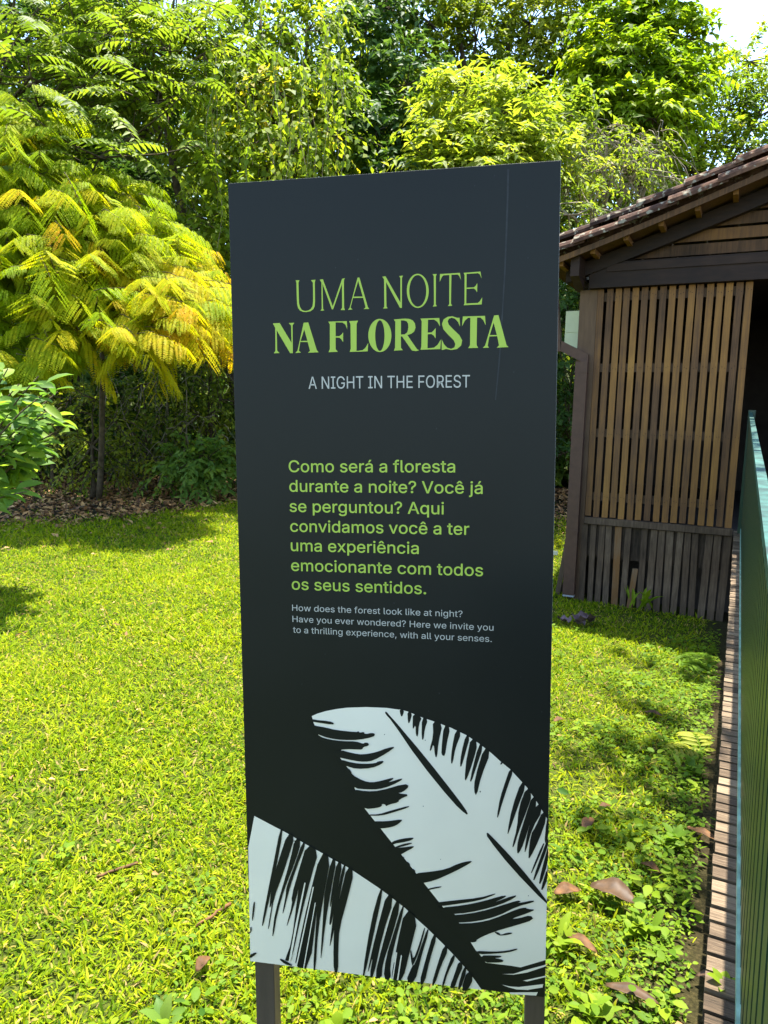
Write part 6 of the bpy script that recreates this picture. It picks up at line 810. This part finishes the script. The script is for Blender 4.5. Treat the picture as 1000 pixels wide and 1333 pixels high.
# ------------------------------------------------------------------ lawn
def outside(x, y):
    u = x*NV[0]+y*NV[1]; s = x*DV[0]+y*DV[1]
    return (u < 0.0) & ~((s > S0-0.02) & (u > -1.45)) | (u > 1.6) & (s < 7.4)
def lawn():
    X, Y, S = [], [], []
    for y0, y1, dens, sc_ in ((0.9, 2.6, 14000, 1.0), (2.6, 4.5, 8500, 1.2), (4.5, 7.5, 4200, 1.6), (7.5, 13.2, 1800, 2.2)):
        A = (y1-y0)*(1.24*(y0+y1)/2+1.6)*1.25; n = int(A*dens)
        y = rng.uniform(y0, y1, n); x = rng.uniform(-1, 1, n)*(0.62*y+1.2)-0.25
        X.append(x); Y.append(y); S.append(np.full(n, sc_))
    x = np.concatenate(X); y = np.concatenate(Y); s = np.concatenate(S)
    am = lawn_amount(x, y); u = x*NV[0]+y*NV[1]
    bare = 0.6+0.55*(np.sin(x*3.3+2*np.sin(y*1.3))*np.sin(y*3.9-x*1.1)+0.6*np.sin(x*9.1+y*2)*np.sin(y*8.3-x*3)+0.6)
    keep = outside(x, y) & (rng.uniform(0, 1, len(x)) < np.clip(bare, 0.62, 1)*np.clip(am*1.6, 0.03, 1)*np.where((u > -0.9) & (u < 0.05), 0.55, 1.0))
    x, y, s = x[keep], y[keep], s[keep]; n = len(x)
    patch = 0.5*np.sin(x*2.2+1.1*np.sin(y*1.7))*np.sin(y*2.6+x)+0.3*np.sin(x*7.1+y*3)*np.sin(y*6.3-x*2)
    tall = rng.uniform(0.6, 1.3, n)*(1+0.25*patch)
    az = rng.uniform(0, 2*math.pi, n); el = np.abs(rng.normal(0.55, 0.38, n))
    D = np.stack([np.cos(az)*np.cos(el), np.sin(az)*np.cos(el), np.sin(el)], 1)
    N = np.array([0, 0, 1.0])+rng.normal(0, 0.35, (n, 3))-D*0.2
    P = np.stack([x, y, gz(x, y)+rng.uniform(-0.004, 0.012, n)], 1)
    v = 0.44+0.17*patch+rng.normal(0, 0.20, n)
    straw = rng.uniform(0, 1, n) < 0.10+0.08*np.clip(-patch, 0, 1); v = np.where(straw, rng.uniform(0.86, 1.0, n), np.clip(v, 0, 0.82))
    L = 0.031*s**0.65*tall*rng.uniform(0.7, 1.5, n); L = np.where(straw, L*0.8, L)
    o = leaves('grass', P, D, N, L, 0.0055*s**0.8*rng.uniform(0.5, 1.6, n), v, 'blade', M['grass']); tag(o, kind='stuff')
lawn()
def cover():
    C, V = [], []
    n0 = 3200; y = rng.uniform(1.1, 6.6, n0); u = -np.abs(rng.normal(0, 0.55, n0))-0.03
    # near patches also in front of the sign
    s = y; x = u*NV[0]+s*DV[0]; yy = u*NV[1]+s*DV[1]
    x = np.concatenate([x, rng.uniform(-1.2, 0.95, 300)]); yy = np.concatenate([yy, rng.uniform(1.3, 2.4, 300)])
    ue = -rng.uniform(0.005, 0.10, 420); se = rng.uniform(1.2, 7.0, 420); x = np.concatenate([x, ue*NV[0]+se*DV[0]]); yy = np.concatenate([yy, ue*NV[1]+se*DV[1]])
    ok = outside(x, yy) & (np.sin(x*4.1+yy*1.3)*np.sin(yy*3.7-x) > -0.45); x, yy = x[ok], yy[ok]
    P, D, N, L, v = [], [], [], [], []
    for cx, cy_ in zip(x, yy):
        k = rng.integers(3, 8); sz = rng.uniform(0.6, 1.4)*(0.55 if rng.uniform() < 0.85 else 1.0); vv = rng.normal(0.5, 0.18); a0 = rng.uniform(0, 6.28)
        g = float(gz(cx, cy_))
        for j in range(k):
            a = a0+6.28*j/k+rng.normal(0, 0.3); rr = rng.uniform(0.0, 0.03)*sz
            P.append((cx+math.cos(a)*rr, cy_+math.sin(a)*rr, g+rng.uniform(0.012, 0.05)*sz))
            D.append((math.cos(a), math.sin(a), rng.uniform(-0.15, 0.45))); N.append((rng.normal(0, .25), rng.normal(0, .25), 1)); L.append(rng.uniform(0.018, 0.034)*sz); v.append(vv+rng.normal(0, 0.1))
    n = len(P); L = np.array(L)
    P, D, N, v = np.array(P), np.array(D), np.array(N, float)+rng.normal(0, 0.25, (n, 3)), np.array(v); q = rng.uniform(0, 1, n) < 0.45
    for sel, shp, wf in ((q, 'round', rng.uniform(0.45, 0.75, n)), (~q, 'leaf', rng.uniform(0.35, 0.65, n))):
        LL = L[sel]*(1.0 if shp == 'round' else 1.25)
        o = leaves('ground_cover', P[sel], D[sel], N[sel], LL, LL*wf[sel], v[sel], shp, M['cover']); tag(o, kind='stuff')
cover()
def litter():
    n = 34000; x = rng.uniform(-9, 6, n); y = rng.uniform(7.0, 15.0, n)
    e = forest_edge(x); ok = (rng.uniform(0, 1, n) < sstep(-1.0, 0.5, y-e)) ; x, y = x[ok], y[ok]
    x2 = rng.uniform(-6, 1.4, 500); y2 = rng.uniform(1.6, 9.8, 500); x = np.concatenate([x, x2[outside(x2, y2)]]); y = np.concatenate([y, y2[outside(x2, y2)]])
    n = len(x); far = y > 7
    P = np.stack([x, y, gz(x, y)+rng.uniform(0.005, 0.03, n)], 1); D = rdir(n)*np.array([1, 1, .3]); N = np.array([0, 0, 1.0])+rng.normal(0, 0.35, (n, 3))
    L = np.where(far, rng.uniform(0.05, 0.13, n), rng.uniform(0.02, 0.045, n))
    m, nn, l, b, out = newmat('leaf_litter_brown')
    a = nn.new('ShaderNodeAttribute'); a.attribute_name = 'v'
    r = ramp(nn, [(0, (0.10, 0.042, 0.015)), (0.5, (0.32, 0.150, 0.045)), (1, (0.50, 0.30, 0.11))]); l.new(a.outputs['Fac'], r.inputs[0]); l.new(r.outputs[0], b.inputs['Base Color']); b.inputs['Roughness'].default_value = 0.8
    o = leaves('leaf_litter', P, D, N, L, L*rng.uniform(0.35, 0.6, n), rng.uniform(0, 1, n), 'fold', m); tag(o, kind='stuff')
litter()

# ------------------------------------------------------------------ single things on the ground
def fallen(px, py, Lpx, ang, lab, mat='deadleaf', wf=0.4, lift=0.03, curl=0.3, name='fallen_leaf', cat='leaf'):
    p = onground(px, py); dist = np.linalg.norm(p-CAM); L = Lpx/FPX*dist*0.85
    a = R(ang); d = np.array([math.cos(a), math.sin(a), 0]); s = np.array([-math.sin(a), math.cos(a), 0])
    V, F = [], []; n = 9
    for i in range(n):
        t = i/(n-1); wd = L*wf*0.5*math.sin(math.pi*min(1, t*0.94+0.05))**0.8
        z = lift*(1-2*abs(t-0.5))*0.5+curl*L*0.25*(t-0.35)**2
        for k in (-1, -0.5, 0, 0.5, 1):
            V.append(d*L*(t-0.5)+s*wd*k*(1+0.03*math.sin(i*2.7+k))+np.array([0, 0, z+lift+curl*wd*0.7*k*k+0.06*wd*math.sin(i*1.9+k*2)]))
    for i in range(n-1):
        for k in range(4): b = i*5+k; F.append((b, b+1, b+6, b+5))
    o = mesh_obj(name, V, F, M[mat], None, True); o.location = p
    sd = o.modifiers.new('thickness', 'SOLIDIFY'); sd.thickness = 0.0012
    tag(o, lab, cat, 'dead leaves lying on the lawn' if name == 'fallen_leaf' else None)
    return o
fallen(797, 1182, 60, -38, 'largest dark brown curled leaf lying in the weeds near the boardwalk', 'deadleaf2', 0.6, 0.045, 0.5)
fallen(765, 1082, 34, 55, 'tan dead leaf on the grass right of the sign, beside the print\'s upper right', 'deadleaf', 0.45)
fallen(755, 1240, 46, -45, 'narrow brown dead leaf near the lower right corner of the sign', 'deadleaf', 0.35)
fallen(914, 1096, 42, -48, 'long brown dead leaf touching the boardwalk edge', 'deadleaf', 0.33)
fallen(822, 1308, 62, -28, 'long brown leaf at the bottom of the picture in front of the boardwalk', 'deadleaf2', 0.3)
fallen(738, 1172, 36, 10, 'pale brown crumpled leaf against the right edge of the sign', 'deadleaf', 0.6)
fallen(850, 936, 24, -35, 'pair-like dark dead leaf on the lawn left of the fern', 'deadleaf2', 0.45)
fallen(846, 1140, 26, -50, 'small tan leaf among the weeds above the large dark leaf', 'deadleaf', 0.5)
fallen(265, 1268, 26, 65, 'reddish-brown upright leaf on the grass left of the left sign post', 'deadleaf', 0.6)
fallen(728, 945, 18, 20, 'pale dead leaf beside the right edge of the sign, level with the fern', 'deadleaf', 0.6)
fallen(150, 820, 16, 0, 'small reddish dead leaf out on the sunny lawn', 'deadleaf', 0.3)
fallen(920, 1285, 26, -10, 'dark small leaf by the near end of the boardwalk', 'deadleaf2', 0.4)
fallen(787, 1060, 20, 20, 'small pale curled leaf on bare soil right of the sign', 'deadleaf', 0.5)
for px, py, px2, py2, lab in [(257, 1213, 300, 1183, 'curved brown twig on the grass left of the sign'), (127, 1147, 180, 1130, 'knobbly brown twig further left on the open grass'), (20, 832, 40, 824, 'short tan twig near the left edge of the lawn'), (80, 668, 135, 655, 'pale bare stick lying on the leaf litter under the golden tree')]:
    p, q2 = onground(px, py), onground(px2, py2); q = MB(); tt = np.linspace(0, 1, 9)[:, None]; L = np.linalg.norm(q2-p)
    pts = (q2-p)*tt+np.array([0, 0, 0.02])+rng.normal(0, 0.02*L, (9, 3))*np.array([1, 1, 0.4]); q.tube(pts, np.linspace(0.0045, 0.006, 9)*max(1, L*1.2), 6)
    o = q.build('twig', M['paletwig' if py < 700 else 'deadleaf'], None, True); o.location = p; tag(o, lab, 'twig')
def dead_clump():
    p = onground(752, 816)
    t = thing('dead_leaf_clump', 'purplish grey clump of crumpled dead leaf on the grass below the downpipe', 'leaf clump', p)
    mt = plain('grey_purple_leaf', (0.13, 0.09, 0.095), 0.8, 0.2, 0.35, 20)
    for k, (dx, dy, sz) in enumerate([(-0.12, 0.02, 0.12), (0.05, 0, 0.2), (0.1, 0.05, 0.14), (0.0, -0.05, 0.1)]):
        V, F = [], []; a0 = rng.uniform(0, 6)
        for i in range(6):
            for j in range(6):
                u_, w_ = i/5-0.5, j/5-0.5; V.append((dx+sz*(u_*math.cos(a0)-w_*math.sin(a0)*0.6), dy+sz*(u_*math.sin(a0)+w_*math.cos(a0)*0.6), 0.02+sz*0.5*abs(math.sin(u_*5+k))*0.6+rng.uniform(0, 0.015)+sz*w_*w_))
        F = [(i*6+j, i*6+j+1, i*6+j+7, i*6+j+6) for i in range(5) for j in range(5)]
        mesh_obj('leaf', V, F, mt, t, True)
dead_clump()
def plant(name, lab, cat, px, py, k, L, W, mat, el=0.6, shape='leaf', v0=0.7, p=None):
    if p is None: p = onground(px, py)
    t = thing(name, lab, cat, p); P, D, N = [], [], []
    q = MB(); q.tube([(0, 0, -0.01), (0.004, 0, L*0.15), (0, 0, L*0.3)], [0.004, 0.003, 0.002], 5); q.build('stem', M['cover'], t)
    for j in range(k):
        a = 6.28*j/k+rng.normal(0, 0.2); e = el*rng.uniform(0.7, 1.25)
        P.append((rng.normal(0, L*0.28*(k > 8)), rng.normal(0, L*0.28*(k > 8)), L*0.12*(1+j % 4)*0.7)); D.append((math.cos(a)*math.cos(e), math.sin(a)*math.cos(e), math.sin(e))); N.append((-math.cos(a)*math.sin(e), -math.sin(a)*math.sin(e), math.cos(e)))
    leaves('foliage', np.array(P), np.array(D), np.array(N), L*rng.uniform(0.5, 1.1, k), W*rng.uniform(0.7, 1.1, k), np.full(k, v0)+rng.normal(0, 0.1, k), shape, M[mat], t)
plant('seedling', 'young plant with upright pale green oval leaves at the bottom left of the picture', 'seedling', 213, 1345, 6, 0.075, 0.033, 'bush', 1.0)
plant('seedling', 'single broad green seedling leaf in the grass between the two sign posts', 'seedling', 440, 1345, 3, 0.07, 0.04, 'cover', 1.1)
plant('weed', 'lush broad-leaved weed in front of the large dark fallen leaf', 'weed', 830, 1215, 30, 0.07, 0.028, 'cover', 0.75)
plant('weed', 'leafy weed beside the boardwalk level with the base of the print', 'weed', 880, 1105, 20, 0.085, 0.034, 'cover', 0.7, v0=0.35)
plant('weed', 'leafy weed in the shade beside the boardwalk, below the fern', 'weed', 895, 1010, 20, 0.10, 0.04, 'cover', 0.7, v0=0.3)
plant('weed', 'round-leaved weed by the right edge of the sign near its bottom', 'weed', 725, 1235, 12, 0.085, 0.036, 'cover', 0.7)
plant('weed', 'pale leafy weed at the bottom edge right of the right post', 'weed', 770, 1330, 18, 0.075, 0.032, 'cover', 0.6)
plant('weed', 'little green sprout growing up between the boardwalk planks', 'weed', 0, 0, 6, 0.045, 0.022, 'cover', 0.7, p=uvz(0.062, 1.47, ZD-0.02))
plant('weed', 'tall thin weed growing at the foot of the broken skirt board', 'weed', 838, 800, 10, 0.28, 0.05, 'cover', 1.0)
def fern(px, py, lab, Lf, k, mat, v0, az0):
    p = onground(px, py); t = thing('fern', lab, 'fern', p)
    az = az0+np.linspace(-0.9, 0.9, k); DD = np.stack([np.cos(az), np.sin(az), np.full(k, 0.8)], 1)
    P, D, N, L, W, v, pos = pinnate(np.zeros((k, 3)), DD, Lf, 0.55, 9, 0.24, 0.34, fwd=0.35, hang=0.05, v=np.full(k, v0))
    q = MB()
    for i in range(k): q.tube(np.concatenate([np.zeros((1, 3)), pos[i]]), np.linspace(0.004, 0.0015, 1+len(pos[i])), 4, cap=False)
    q.build('stem', M['cover'], t)
    leaves('frond', P, D, N, L, W, v, 'leaf', M[mat], t)
fern(915, 985, 'pale yellow-green fern frond catching the sun beside the boardwalk', 0.30, 2, 'lime', 0.95, R(135))
fern(925, 872, 'darker green fern in shade against the boardwalk, near the house', 0.36, 4, 'cover', 0.4, R(150))
# small white plate on a stake on the lawn behind the house corner
pm = onground(723, 727)
t = thing('plant_marker', 'small white plate on a stake in the lawn behind the house corner', 'marker', pm)
q = MB(); q.box((-0.08, 0, 0.05), (0.11, 0, 0), (0, 0.004, 0), (0, 0, 0.055)); q.build('plate', plain('white_plate', (0.75, 0.76, 0.74), 0.4, 0.4, 0.04), t)
q = MB(); q.tube([(-0.025, 0.006, -0.05), (-0.025, 0.006, 0.09)], 0.005, 6); q.build('stake', M['pipe'], t)
